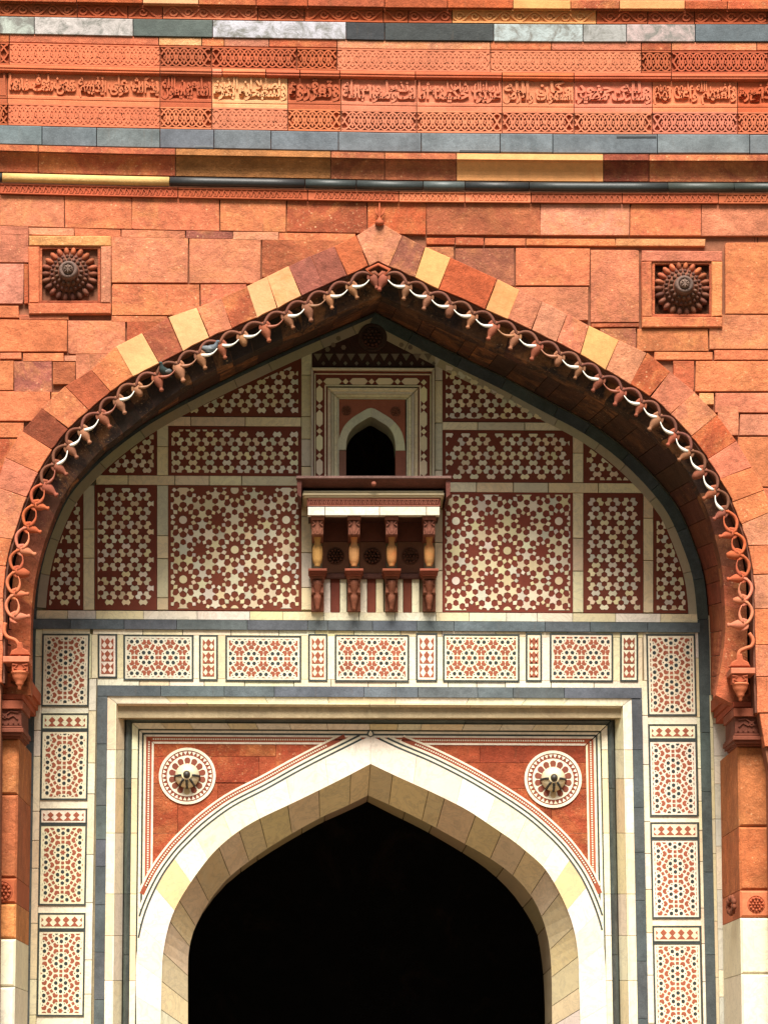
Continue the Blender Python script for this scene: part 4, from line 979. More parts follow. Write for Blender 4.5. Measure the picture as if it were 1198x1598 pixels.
one('jamb_stone', 'redin', wn, (.30,.10,.06), [(617,703),(633,703),(633,748),(617,748)], YT+.05, YT+.5)
flatrose(wn, 540.5, 641, 8, YT+.05, (.3,.11,.06), 8); flatrose(wn, 617, 642.5, 8, YT+.05, (.3,.11,.06), 8)

# ================================================================== BALCONY
bal = thing('balcony', 'small bracketed balcony slab under the dark upper window', 'balcony', U(579,958,YT))
BRD = (.17,.045,.028)
# sloping sill slab
Y0 = YT-.74
def wbox(m, x0, x1, y0, y1, Yf, Yb, ch=.004): m.box(x0, x1, y0, y1, Yf, Yb, ch)
m = MB()
P_ = [U(462,745,Y0), U(704,746,Y0), U(701,762,Y0+.16), U(466,761,Y0+.16)]
Q_ = [U(478,741,YT), U(690,742,YT), U(690,750,YT), U(478,750,YT)]
m.hexa([P_[0],P_[1],P_[2],P_[3]], [Vector((P_[0].x+.05,YT,P_[0].z+.16)), Vector((P_[1].x-.05,YT,P_[1].z+.16)), Vector((P_[2].x,YT,P_[2].z+.04)), Vector((P_[3].x,YT,P_[3].z+.04))])
m.build('sill_slab', 'dark', bal, (.14,.050,.037))
m = MB(); wbox(m, 462, 704, 742.5, 746.5, Y0-.015, Y0+.05); m.build('slab_lip', 'dark', bal, (.22,.12,.10))
for xa, s in ((463,1),(703,-1)):
    m = MB(); m.prism([(xa,746),(xa+s*8,748),(xa+s*7,777),(xa+s*1,772)], Y0+.02, YT-.02, .004); m.build('end_bracket', 'dark', bal, (.13,.04,.028))
m = MB(); m.lathe(U(583,755,Y0+.02), (0,-1,-.4), [(0,.03),(.015,.026),(.03,.008)], 10); m.build('drip_boss', 'dark', bal, (.24,.075,.045))
Y1 = YT-.60
m = MB(); 
for (o, y0, y1, dy) in ((0,765.5,769,-.02),(-1,769,773.5,-.03),(1,773.5,776.5,-.015)): wbox(m, 473+o, 692-o, y0, y1-.1, Y1+dy, YT, .008)
m.build('cream_moulding', 'marble', bal, (.50,.40,.24))
m = MB(); wbox(m, 479, 687, 777, 790, Y1+.012, YT, .002); mm = m.build('carved_band', 'carve', bal, BRD)
m = MB(); n_ = 30
for k in range(n_):
    x = 482+k*202/n_; m.ribbon([(x,787),(x+2,780),(x+4,786),(x+6.2,780)], 1.3, Y1-.002, Y1+.014)
m.ribbon([(481,778.6),(685,779.2)], 1.2, Y1-.002, Y1+.014); m.ribbon([(481,788.6),(685,789.2)], 1.2, Y1-.002, Y1+.014)
r = m.build('zigzag_relief', 'carve', mm, (.36,.13,.08)); r['kind'] = 'stuff'
for a, b in ((480,507),(507,592),(592,665),(665,686)):
    m = MB(); wbox(m, a+.4, b-.4, 791, 804, Y1-.01, Y1+.10, .003); m.build('marble_fascia', 'marble', bal, jit((.80,.74,.60), .05))
m = MB(); wbox(m, 481, 685, 799, 803.5, Y1+.09, YT, 0); m.build('underside', 'dark', bal, (.12,.05,.035))
# back wall of the bracket zone
m = MB(); wbox(m, 487, 678, 806, 845, YT-.02, YT+.05, 0); m.build('back_slab', 'redin', bal, (.16,.05,.03))
for i, (a, b) in enumerate(((503,545),(561,602),(620,661))):
    m = MB(); wbox(m, a, b, 845.5, 894, YT-.02, YT+.05, .003); bp_ = m.build('rosette_tile', 'redin', bal, (.20,.085,.045))
    flatrose(bp_, (a+b)/2-.5, 868, 14, YT-.022, (.15,.06,.035), 12)
m = MB(); wbox(m, 487, 678, 894.5, 903, YT-.05, YT+.05, .004)
for k in range(46): m.box(489+k*4.1, 491.2+k*4.1, 896, 901, YT-.058, YT-.048)
m.build('dark_frieze', 'dark', bal, (.11,.04,.028))
xs = [487,505,513,516.5]; 
for a, b, c in ((503,515.5,MW),(516,530,RI),(530.5,541,MW),(561,572.5,MW),(573,586,RI),(586.5,598,MC),(617,628.5,MW),(629,642,RI),(642.5,654,MW)):
    m = MB(); wbox(m, a+.2, b-.2, 904, 956, YT-.004, YT+.05, .002); m.build('stripe', 'marble' if c is not RI else 'redin', bal, jit(c))
def bracket(xc):
    q = MPP(.6)
    m = MB(); wbox(m, xc-10.5, xc+10.5, 805, 811, Y1+.03, YT-.03, .004)
    wbox(m, xc-9, xc+9, 811.5, 835, Y1+.07, YT-.03, .004)
    for d in (-1, 1):
        m.ribbon([(xc+d*8,812),(xc+d*4,817),(xc+d*8,820)], 1.6, Y1+.05, Y1+.08)
        m.ribbon([(xc+d*7,824),(xc+d*4,832)], 1.5, Y1+.05, Y1+.08)
    C = U(xc, 813, Y1+.10); m.lathe(C, (0,-.12,-1), [(0,6*q),(3*q,7.5*q),(5*q,6.5*q),(12*q,5.5*q),(16*q,4.5*q),(18*q,5*q),(20*q,3*q)], 16, True, 1.0, .16)
    for k in range(7):
        m2 = xc-7.5+k*2.5; m.box(m2-.8, m2+.8, 828, 833.5, Y1+.052, Y1+.08)
    br = m.build('bracket_head', 'carve', bal, jit((.20,.070,.042),.2))
    C = U(xc, 835, Y1+.22)
    m = MB(); m.lathe(C, (0,.10,-1), [(0,7.2*q),(2*q,7.5*q),(3*q,6*q),(8*q,5.2*q),(12*q,4.4*q),(14*q,5.5*q),(16*q,5.2*q),(17*q,6.6*q),(22*q,8.2*q),(30*q,8.6*q),(38*q,8.2*q),(44*q,7*q),(48*q,4.5*q),(50*q,5.5*q)], 20, True, 1.0, .09)
    m.build('vase_baluster', 'buff', bal, jit((.50,.25,.09),.14))
    for k in range(6):
        a = pi*k/5; m = MB()
    m = MB(); wbox(m, xc-14.5, xc+14.5, 887, 891, Y1+.22, YT-.04, .006); wbox(m, xc-13, xc+13, 891, 894.5, Y1+.25, YT-.04, .004); wbox(m, xc-11.5, xc+11.5, 894.5, 898, Y1+.28, YT-.04, .003)
    m.build('bracket_ledge', 'carve', bal, jit((.26,.07,.04),.2))
    m = MB(); wbox(m, xc-10.5, xc+10.5, 898.5, 903, Y1+.33, YT-.01, .003); wbox(m, xc-9.5, xc+9.5, 903, 925, Y1+.37, YT-.01, .004); wbox(m, xc-10, xc+10, 925, 954, YT-.05, YT+.03, .003)
    C = U(xc, 905, Y1+.36); m.lathe(C, (0,.22,-1), [(0,7*q),(4*q,8.5*q),(8*q,8*q),(18*q,6*q),(22*q,4*q),(25*q,6*q),(30*q,6.5*q),(38*q,5*q),(43*q,3.5*q),(46*q,4*q),(49*q,1.5*q)], 16, True, 1.0, .16)
    for d in (-1, 1): m.ribbon([(xc+d*9,904),(xc+d*4,909),(xc+d*8.5,913)], 1.6, Y1+.35, Y1+.40)
    m.build('bracket_foot', 'dark', bal, jit((.30,.10,.055),.2))
for xc in (495.5, 552.5, 611, 669.5): bracket(xc)

# ================================================================== MARBLE SURROUND WITH MOSAIC PANELS
su = thing('marble_surround', 'cream marble band that carries the mosaic panels around the doorway', 'wall facing', U(578,1948,YT))
def xl(x, y): return x-(y-990)*.0163       # the left column leans out downwards
def xr(x, y): return x+(y-990)*.0215
# panels (outline px): kind, rect
MB_MUL = []
def mosaic(label, x0, y0, x1, y1, kind, vert, lean=None):
    L_ = (lambda x, y: (lean(x, y), y)) if lean else (lambda x, y: (x, y+TS(x)-TS(x0)))
    cx = (x0+x1)/2
    t = thing('mosaic_panel', label, 'mosaic panel', U(*L_(cx, y1), YT), 'mosaic panels around the doorway')
    bw = 2.6
    Q = lambda a, b, c, d: [L_(a,b), L_(c,b), L_(c,d), L_(a,d)]
    one('marble_field', 'marble', t, jit((.86,.77,.56),.03), Q(x0,y0,x1,y1), YT-.010, YT+.05)
    for a, b, c, d in ((x0,y0,x1,y0+bw),(x0,y1-bw,x1,y1),(x0,y0+bw,x0+bw,y1-bw),(x1-bw,y0+bw,x1,y1-bw)):
        one('slate_border', 'slate', t, (.05,.06,.055), Q(a,b,c,d), YT-.014, YT+.0)
    red, blk = MB(), MB(); x0 += 5.5; x1 -= 5.5; y0 += 5.5; y1 -= 5.5
    box_ = [(x0,y0),(x1,y0),(x1,y1),(x0,y1)]
    def put(m, poly):
        q = clip(poly, box_)
        if parea(q) > 1.2: m.prism([L_(*p) for p in q], YT-.0135, YT-.008)
    if kind == 'star':
        a = 39.0 if vert else 37.3
        cxx, cyy = ((x0+x1)/2, y0+a*.55) if vert else ((x0+x1)/2-a/2, (y0+y1)/2)
        if vert: cyy = (y0+y1)/2-a/2
        for i in range(-4, 5):
            for j in range(-4, 5):
                if vert: X, Y_ = cxx+i*a*.866, cyy+j*a+(i % 2)*a/2
                else: X, Y_ = cxx+i*a+(j % 2)*a/2, cyy+j*a*.866
                if not (x0-22 < X < x1+22 and y0-22 < Y_ < y1+22): continue
                r0 = 0 if not vert else pi/2
                put(red, [(X+p[0], Y_+p[1]) for p in star(6, 4.6, 2.7, r0+pi/6)])
                for k in range(6):
                    e = r0+k*pi/3       # direction of a neighbouring rosette
                    c, s = cos(e), sin(e)
                    put(blk, [(X+c*(8.8+3.1*cos(b))-s*3.1*sin(b), Y_+s*(8.8+3.1*cos(b))+c*3.1*sin(b)) for b in [q*pi/3 for q in range(6)]])
                    sq = [(14.1,-2.4),(18.4,-2.4),(18.4,2.4),(14.1,2.4)]
                    put(red, [(X+c*p[0]-s*p[1], Y_+s*p[0]+c*p[1]) for p in sq])
                    e2 = e+pi/6; c, s = cos(e2), sin(e2)
                    put(blk, [(X+c*12.4+1.1*cos(b), Y_+s*12.4+1.1*sin(b)) for b in [q*pi/2 for q in range(4)]])
                    pg = [(13.8,-3.3),(15.4,0),(13.8,3.3),(17.5,4.4),(20.6,1.4),(20.6,-1.4),(17.5,-4.4)]
                    put(red, [(X+c*p[0]-s*p[1], Y_+s*p[0]+c*p[1]) for p in pg])
    else:
        if kind == 'row':
            n = 5; W_ = (x1-x0)/(n-.3); h = y1-y0
            for k in range(n+1):
                X = x0+W_*(k-.15)
                put(red, [(X,y0),(X+5.2,y0+h*.34),(X+1.5,y0+h*.60),(X-1.5,y0+h*.60),(X-5.2,y0+h*.34)])
                put(red, [(X,y0+h*.58),(X+6.6,y1),(X-6.6,y1)])
        else:
            h = (y1-y0)/3; W_ = (x1-x0)/2
            for r_ in range(3):
                ya = y0+r_*h+.8; hh = h-1.8
                for X in (x0, x0+W_, x1):
                    put(red, [(X,ya),(X+4.6,ya+hh*.32),(X+1.2,ya+hh*.6),(X-1.2,ya+hh*.6),(X-4.6,ya+hh*.32)])
                    put(red, [(X,ya+hh*.58),(X+5.6,ya+hh),(X-5.6,ya+hh)])
    r = red.build('red_inlay', 'redin', t, (.34,.095,.050)); r['kind'] = 'stuff'
    r = blk.build('black_inlay', 'slate', t, (.035,.045,.045))
    if r: r['kind'] = 'stuff'
top = [(153,989,183,1058,'col',0,'narrow mosaic strip between the left corner panel and the first wide panel'),(193,990,302,1061.5,'star',0,'first wide mosaic panel from the left in the top band'),
 (311,990.5,340,1062,'col',0,'narrow mosaic strip between the first and second wide panels'),(352,991.5,470,1063,'star',0,'second wide mosaic panel, below the left half of the arch'),
 (481,989,511,1063,'col',0,'narrow mosaic strip just left of the centre wide panel'),(522.5,990,638,1063.5,'star',0,'centre wide mosaic panel directly under the balcony'),
 (649,988,682,1063,'col',0,'narrow mosaic strip just right of the centre wide panel'),(691,989,810,1063.5,'star',0,'fourth wide mosaic panel, right of the centre one'),
 (820,988,845,1063.5,'col',0,'narrow mosaic strip between the fourth and fifth wide panels'),(857.5,988,956,1063.5,'star',0,'fifth wide mosaic panel, rightmost and narrowest of the wide ones'),(967,988,995,1063.5,'col',0,'narrow mosaic strip beside the right corner panel')]
for x0, y0, x1, y1, k, v, lb in top: mosaic(lb, x0, y0, x1, y1, k, False)
ordn = ['second','third','lowest']
mosaic('topmost mosaic panel of the left column, in the corner', 66.5, 989, 140.5, 1102.5, 'star', True, xl)
mosaic('topmost mosaic panel of the right column, in the corner', 1007.5, 989.5, 1084, 1117, 'star', True, xr)
LP = [(1113,1139,1248.5),(1261.5,1286,1413),(1424.5,1451,1586)]; RP = [(1130,1154.5,1274),(1283,1308.5,1433.5),(1444.5,1471,1606)]
for k, (a, b, c) in enumerate(LP):
    mosaic('mosaic diamond row heading the %s panel of the left column' % ordn[k], 67, a, 141, b, 'row', True, xl); mosaic('%s star mosaic panel down the left column' % ordn[k], 67, b+.4, 141, c, 'star', True, xl)
for k, (a, b, c) in enumerate(RP):
    mosaic('mosaic diamond row heading the %s panel of the right column' % ordn[k], 1007.5, a, 1083, b, 'row', True, xr); mosaic('%s star mosaic panel down the right column' % ordn[k], 1007.5, b+.4, 1083, c, 'star', True, xr)
mosaic('star mosaic panel at the foot of the left column below the picture', 67, 1610, 141, 1760, 'star', True, xl)
mosaic('star mosaic panel at the foot of the right column below the picture', 1007.5, 1625, 1083, 1775, 'star', True, xr)
# marble field around them: stones laid behind the panels
def field(x0, x1, y0, y1, lean=None, vert=False):
    L_ = (lambda x, y: (lean(x, y), y)) if lean else (lambda x, y: (x, y+TS(x)))
    js = rj(y0, y1, 40, 95) if vert else rj(x0, x1, 40, 90)
    for a, b in zip(js, js[1:]):
        q = [L_(x0,a+.5), L_(x1,a+.5), L_(x1,b-.5), L_(x0,b-.5)] if vert else [L_(a+.5,y0), L_(b-.5,y0), L_(b-.5,y1), L_(a+.5,y1)]
        one('marble_block', 'marble', su, jit(marbw(), .06), q, YT-.0+RND.uniform(-.003,.003), YT+.05, .002)
field(145, 1003, 981.5, 989.5); field(152, 1001, 1058, 1069)
for a, b in ((143,153),(183,193),(302,311),(340,352),(470,481),(511,522.5),(638,649),(682,691),(810,820),(845,857.5),(956,967),(995,1002)): field(a+.3, b-.3, 989.5, 1058, None, True)
field(56, 66.5, 981.5, 1948, xl, True); field(141, 152, 1059, 1948, xl, True); field(140.5,143,989,1059,xl,True)
field(66.5, 141, 981.5, 989, xl); field(66.5, 141, 1102.5, 1113, xl)
for a, b in ((1248.5,1261.5),(1413,1424.5),(1586,1610),(1760,1948)):
    one('marble_block', 'marble', su, MW, [(xl(67,a),a),(xl(141,a),a),(xl(141,b),b),(xl(67,b),b)], YT, YT+.05, .002)
field(1084, 1092, 985-6, 1948, xr, True); field(996, 1007.5, 1062, 1948, xr, True); field(1003,1007.5,983,1062,xr,True)
for a, b in ((978,984),(1117,1130),(1274,1283),(1433.5,1444.5),(1606,1625),(1775,1948)):
    one('marble_block', 'marble', su, MW, [(xr(1007.5,a),a+5*(a<990)),(xr(1084,a),a+5*(a<990)),(xr(1084,b),b+5*(a<990)),(xr(1007.5,b),b+5*(a<990))], YT, YT+.05, .002)
# outer slate strips and white strips
strip(su, 'slate_block', 'slate', (lambda t: (xl(44.5,t),t)), (lambda t: (xl(56,t),t)), [968,1066,1157,1240,1354,1424,1500,1590,1700,1948], (.095,.110,.112), YT-.012)
strip(su, 'slate_block', 'slate', (lambda t: (xr(1088.5,t),t)), (lambda t: (xr(1104,t),t)), [973,1077,1143,1235,1361,1490,1600,1750,1948], (.08,.095,.098), YT-.012)
strip(su, 'marble_block', 'marble', (lambda t: (xl(22,t),t)), (lambda t: (xl(44.3,t),t)), rj(1062,1948,50,110), (.74,.70,.60), YT+.002)
strip(su, 'marble_block', 'marble', (lambda t: (xr(1104.2,t),t)), (lambda t: (xr(1109,t),t)), rj(960,1948,50,110), (.70,.60,.38), YT-.005)
strip(su, 'marble_block', 'marble', (lambda t: (xr(1109.3,t),t)), (lambda t: (xr(1142,t),t)), rj(1000,1948,40,70), lambda: RND.choice([(.70,.64,.52),(.64,.60,.50),MW]), YT+.004)

# ================================================================== DOORWAY
dr = thing('doorway_frame', 'stepped rectangular marble and slate frame around the doorway arch', 'door frame', U(578,1948,YT+.05))
xl2 = lambda x, y: x-(y-1090)*.0105
xr2 = lambda x, y: x+(y-1090)*.0195
TT = lambda x: (x-152)*.0045
strip(dr, 'slate_block', 'slate', (lambda t: (t,1069.5+TT(t))), (lambda t: (t,1086+TT(t))), [152,251,350,428,568,652,745,800,880,1001], SL, YT-.035)
strip(dr, 'slate_block', 'slate', (lambda t: (xl2(152,t),t)), (lambda t: (xl2(168,t),t)), [1086.5,1161,1257,1310,1352,1412,1486,1560,1640,1800,1948], (.095,.110,.112), YT-.035)
strip(dr, 'slate_block', 'slate', (lambda t: (xr2(985,t),t)), (lambda t: (xr2(1001,t),t)), [1091,1170,1260,1330,1405,1500,1590,1700,1948], (.08,.095,.098), YT-.035)
# moulded frame: offsets from the outer line inwards (top, side) with depth
def fr3(name, mat, cf_, d0, Y0_, d1, Y1_, jt, js):
    """frame member between inset d0 and d1 (pixels: (side, top)); its face slopes from Y0_ to Y1_"""
    XL_ = lambda d, y: xl2(168+d[0], y); XR_ = lambda d, y: xr2(985-d[0], y); YT_ = lambda d, x: 1086.5+d[1]+TT(x)
    def emit(quad, c):
        m = MB(); n_ = [U(*p, Yv) for p, Yv in quad]; b = [Vector((v.x, YT+.75, v.z)) for v in n_]
        m.hexa(n_, b); m.build(name, mat, dr, jit(c() if callable(c) else c, .06))
    xa0, xa1, xb0, xb1 = XL_(d0,1090), XL_(d1,1100), XR_(d0,1090), XR_(d1,1100)
    for a, b in zip(jt, jt[1:]):
        emit([((xa0+(xb0-xa0)*a+.4,YT_(d0,300)+TT(xa0+(xb0-xa0)*a)-TT(300)),Y0_),((xa0+(xb0-xa0)*b-.4,YT_(d0,300)+TT(xa0+(xb0-xa0)*b)-TT(300)),Y0_),
              ((xa1+(xb1-xa1)*b-.4,YT_(d1,300)+TT(xa1+(xb1-xa1)*b)-TT(300)),Y1_),((xa1+(xb1-xa1)*a+.4,YT_(d1,300)+TT(xa1+(xb1-xa1)*a)-TT(300)),Y1_)], cf_)
    for a, b in zip(js, js[1:]):
        for s in (0, 1):
            ya0, ya1 = YT_(d0, 170 if not s else 985), YT_(d1, 170 if not s else 985)
            Ya = ya0 if a == js[0] else a; Yc = ya1 if a == js[0] else a
            if not s: emit([((XL_(d0,Ya),Ya+.4),Y0_),((XL_(d1,Yc),Yc+.4),Y1_),((XL_(d1,b),b-.4),Y1_),((XL_(d0,b),b-.4),Y0_)], cf_)
            else: emit([((XR_(d0,Ya),Ya+.4),Y0_),((XR_(d1,Yc),Yc+.4),Y1_),((XR_(d1,b),b-.4),Y1_),((XR_(d0,b),b-.4),Y0_)], cf_)
JT = [0,.11,.30,.42,.55,.69,.80,.88,1]; JS = [1090,1170,1215,1300,1395,1460,1530,1640,1750,1948]
cm = lambda: RND.choice([MW, MC, (.80,.72,.52)])
def cmt(): return RND.choice([MC, (.70,.58,.36), MG])
fr3('frame_moulding', 'marble', cm, (0,0), YT-.02, (12,9), YT-.005, JT, JS)
fr3('frame_fillet', 'marble', cm, (12,9.3), YT-.025, (14,11), YT-.025, [0,.14,.5,.8,1], JS)
fr3('frame_moulding', 'marble', cm, (14,11.3), YT+.0, (27,28), YT+.22, [0,.14,.28,.5,.56,.70,.82,.93,1], JS)
fr3('slate_roll', 'slate', (.09,.105,.095), (29,31), YT+.23, (33,35), YT+.19, [0,.2,.45,.7,1], [1090,1230,1395,1490,1600,1948])
fr3('slate_roll', 'slate', (.09,.105,.095), (33,35.1), YT+.19, (38.5,41), YT+.24, [0,.2,.45,.7,1], [1090,1230,1395,1490,1600,1948])
fr3('marble_strip', 'marble', cm, (39,41.5), YT+.22, (48,50), YT+.24, [0,.06,.12,.2,.26,.33,.41,.5,.56,.61,.7,.78,.85,.92,1], JS)
YS = YT+.28
LS = [1090,1948]
fr3('inlay_line', 'slate', (.05,.06,.055), (48,50.5), YS, (50.5,53), YS, [0,1], LS)
fr3('inlay_line', 'marble', MW, (50.5,53), YS, (54.5,56.5), YS, [0,1], LS)
fr3('inlay_line', 'slate', (.05,.06,.055), (54.5,56.5), YS, (57.5,59.5), YS, [0,1], LS)
fr3('inlay_line', 'marble', MW, (57.5,59.5), YS, (61,62.5), YS, [0,1], LS)
fr3('dotted_band', 'redin', (.36,.085,.038), (61,62.5), YS+.003, (70,70.5), YS+.003, [0,1], LS)
fr3('inlay_line', 'marble', MW, (70,70.5), YS-.001, (73,73.5), YS-.001, [0,1], LS)
# tiny white dots of the dotted band
dots = MB()
for k in range(int((915-240)/3.6)):
    x = 240+k*3.6; y = 1086.5+66.3+TT(x)
    dots.prism([(x-1.1,y-1.2),(x+1.1,y-1.2),(x+1.1,y+1.2),(x-1.1,y+1.2)], YS-.002, YS+.01)
for k in range(75):
    y = 1158+k*3.6
    for x in (xl2(168+65.5,y), xr2(985-65.5,y)): dots.prism([(x-1.2,y-1.1),(x+1.2,y-1.1),(x+1.2,y+1.1),(x-1.2,y+1.1)], YS-.002, YS+.01)
o = dots.build('dot_inlay', 'inlay', dr, MW); o['kind'] = 'stuff'

# doorway arch -----------------------------------------------------------------
da = thing('doorway_arch', 'white marble pointed arch with deep cream soffit around the black doorway', 'arch', U(578,1948,YS))
YA = YS-.012
OL = Curve([(206,1948),(211,1700),(213,1598),(212,1514),(215,1480),(227,1427),(250,1375),(275,1338),(298,1313),(325,1288),(365,1259),(417,1232),(460,1208),(500,1187),(540,1167),(578,1148)])
OR_ = Curve([(958,1948),(951,1700),(948,1598),(944,1506),(939,1459),(926,1415),(906,1371),(883,1337),(862,1313),(830,1284),(800,1262),(760,1237),(720,1214),(670,1189),(620,1168),(578,1148)])
IL = Curve([(245,1948),(250,1700),(251,1598),(253,1517),(255,1487),(262,1450),(274,1417),(297,1378),(325,1340),(345,1319),(367,1301),(388,1287),(410,1275),(459,1252),(500,1232),(540,1212),(578,1192)])
IR = Curve([(915,1948),(908,1700),(905,1598),(903,1532),(901,1486),(893,1443),(876,1400),(850,1356),(820,1328),(800,1312),(768,1290),(732,1266),(700,1249),(660,1230),(620,1212),(578,1192)])
ML = Curve([(290,1948),(293,1700),(293.5,1598),(293.5,1517),(295,1484),(302,1454),(320,1417),(350,1376),(390,1343),(438,1311),(500,1276),(540,1258),(574,1241)])
MR = Curve([(866,1948),(862,1700),(861,1598),(860,1516),(855,1466),(843,1426),(827,1396),(800,1366),(765,1340),(720,1314),(660,1281),(610,1257),(574,1241)])
BLk = Curve([(289,1948),(292,1700),(292.5,1598),(292.5,1517),(294,1484),(301,1456),(320,1420),(352,1381),(392,1350),(440,1319),(500,1285),(540,1267),(573,1251)])
BRk = Curve([(855,1948),(851,1700),(850,1598),(848,1532),(843,1486),(837,1456),(820,1424),(795,1390),(760,1357),(720,1330),(660,1295),(610,1270),(573,1251)])
mwh = lambda u=0: RND.choice([(.80,.73,.56),(.76,.68,.50),(.79,.73,.59)])
YM = 2.45
for o_, i_, m_, b_, js, tan_, s in ((OL,IL,ML,BLk,[0,.14,.24,.30,.345,.40,.455,.51,.575,.63,.68,.735,.79,.85,.92,1],8,-1),(OR_,IR,MR,BRk,[0,.14,.24,.30,.34,.385,.43,.48,.53,.575,.625,.66,.72,.78,.84,.92,1],9,1)):
    for k, (a, b) in enumerate(zip(js, js[1:])):
        n = 5; ts = [a+(b-a)*(.003+.994*q/n) for q in range(n+1)]
        m = MB(); m.prism([o_.at(t) for t in ts]+[i_.at(t) for t in reversed(ts)], YA+RND.uniform(-.002,.002), YA+.3, .0)
        m.build('arch_stone', 'marble', da, jit((.72,.52,.27) if k == tan_ else mwh(), .03))
    sw = lambda u: RND.choice([MC,MC,(.74,.60,.36),(.78,.66,.44)]) if u > .4 else mwh()
    quads3('soffit_stone', 'marble', da, i_, YA+.02, m_, YM, 20, sw, lambda u, s=s: (s*.2*(1-u),0,.2*u))
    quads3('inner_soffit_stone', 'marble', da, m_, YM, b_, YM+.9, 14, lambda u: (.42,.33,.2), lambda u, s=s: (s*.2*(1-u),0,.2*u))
    m = MB(); K = 50
    for A_, Ya, B2, Yb in ((i_, YA+.06, m_, YM), (m_, YM, b_, YM+.9)):
        sh = [(Vector((s*.03, 0, .03))) ]*1
        g_ = [(U(*A_.at(k/K), Ya)+Vector((s*.025*(1-k/K),0,.025*k/K)), U(*B2.at(k/K), Yb)+Vector((s*.025*(1-k/K),0,.025*k/K))) for k in range(K+1)]
        for (a, b), (c_, d) in zip(g_, g_[1:]):
            off_ = Vector((s*.1,0,.1)); m.add([a, c_, d, b, a+off_, c_+off_, d+off_, b+off_], [(0,1,2,3),(7,6,5,4)])
    m.build('soffit_core', 'mortar', da, (.25,.18,.10))
    # inlay lines that follow the arch
    def line(d0, d1, mat, c, Y, lim=.0, top=.985):
        K = 90; ts = [top*k/K for k in range(int(K*lim), K+1)]
        pts0 = [o_.off(t, -s*d0) for t in ts]; pts1 = [o_.off(t, -s*d1) for t in ts]
        m = MB()
        for p, q, p2, q2 in zip(pts0, pts1, pts0[1:], pts1[1:]):
            if min(p2[1], q2[1]) < 1144+TT(p2[0])-0.0: break
            xa, xb = xl2(168+50, q2[1]), xr2(985-50, q2[1])
            if not (xa < q[0] < xb and xa < q2[0] < xb): continue
            m.prism([p, p2, q2, q], Y, Y+.03)
        m.build('inlay_line' if mat != 'redin' else 'red_band', mat, da, c)
    line(0, 3, 'slate', (.05,.06,.055), YS-.003); line(3, 6.5, 'marble', MW, YS-.003); line(6.5, 9.5, 'slate', (.05,.06,.055), YS-.003); line(9.5, 13, 'marble', MW, YS-.003)
    line(13, 20.5, 'redin', (.30,.07,.034), YS-.002); line(20.5, 23.5, 'marble', MW, YS-.003)
    dm = MB()
    L_ = o_.L; t = .40
    while t < .93:
        p = o_.off(t, -s*16.8)
        if p[1] > 1157 and xl2(168+62,p[1]) < p[0] < xr2(985-62,p[1]): dm.prism([(p[0]-1.1,p[1]-1.1),(p[0]+1.1,p[1]-1.1),(p[0]+1.1,p[1]+1.1),(p[0]-1.1,p[1]+1.1)], YS-.006, YS)
        t += 3.7/L_
    o = dm.build('dot_inlay', 'inlay', da, MW); o['kind'] = 'stuff'
m = MB(); m.prism([(578,1137),(583,1143),(584,1147),(578,1151),(572,1147),(573,1143)], YS-.014, YS+.02); ap = m.build('apex_drop', 'slate', da, (.06,.07,.065))
m = MB(); m.prism([(578,1140),(581,1144),(581,1147),(578,1149),(575,1147),(575,1144)], YS-.020, YS-.012); m.build('apex_drop_inlay', 'marble', da, MW)
# plain wall pieces beside the arch below the spandrels
m = MB()
for s, x0f, C in ((0, xl2, OL), (1, xr2, OR_)):
    ys = [1300+k*30 for k in range(22)]
    for a, b in zip(ys, ys[1:]):
        def xc(y): return min(C.p, key=lambda p: abs(p[1]-y) if p[1] > 1180 else 1e9)[0]
        e0 = xl2(168+47,a) if not s else xr2(985-47,a); e1 = xl2(168+47,b) if not s else xr2(985-47,b)
        k = 4 if not s else -4
        if abs(xc(a)-e0) > 1 or True: m.prism([(e0,a),(xc(a)+k,a),(xc(b)+k,b),(e1,b)], YS+.012, YS+.3)
m.build('backing', 'marble', da, MW)
# spandrels of red stone
def spandrel(label, left, blocks):
    t = thing('spandrel', label, 'spandrel', U(260 if left else 890, 1400, YS), 'red spandrels above the doorway arch')
    C = OL if left else OR_; s = -1 if left else 1
    mid = [C.off(.25+.75*k/40, -s*10) for k in range(41)]
    for poly in blocks:
        # trim by the tangent of the arch nearest to the block, in slices
        x0 = min(p[0] for p in poly); x1 = max(p[0] for p in poly); y0 = min(p[1] for p in poly); y1 = max(p[1] for p in poly)
        n = max(1, int((x1-x0)/7)); up_, lo_ = [], []
        for k in range(n+1):
            x = x0+(x1-x0)*k/n
            ya = None
            for a, b in zip(mid, mid[1:]):
                if (a[0]-x)*(b[0]-x) <= 0 and a[0] != b[0]: ya = a[1]+(b[1]-a[1])*(x-a[0])/(b[0]-a[0])
            yb = y1 if ya is None else min(y1, ya)
            if ya is None and x > 560 and x < 600: continue
            if yb > y0+1: up_.append((x, y0)); lo_.append((x, yb))
        if len(up_) > 1: one('stone_block', 'sand', t, jit((.33,.062,.024), .14), up_+lo_[::-1], YS+.006+RND.uniform(-.001,.001), YS+.3, .0)
    return t
B_ = lambda *r: [[(a,b),(c,b),(c,d),(a,d)] for a, b, c, d in r]
sL = spandrel('red stone spandrel left of the doorway arch point', True, B_((239,1158,430,1180),(430.6,1158,574,1200),(239,1180.6,330,1222),(330.6,1180.6,404,1221),(404.6,1180.6,500,1222),(239,1222.6,277,1300),(277.6,1222.6,340,1300),(340.6,1222.6,430,1300),(236,1300.6,300,1420)))
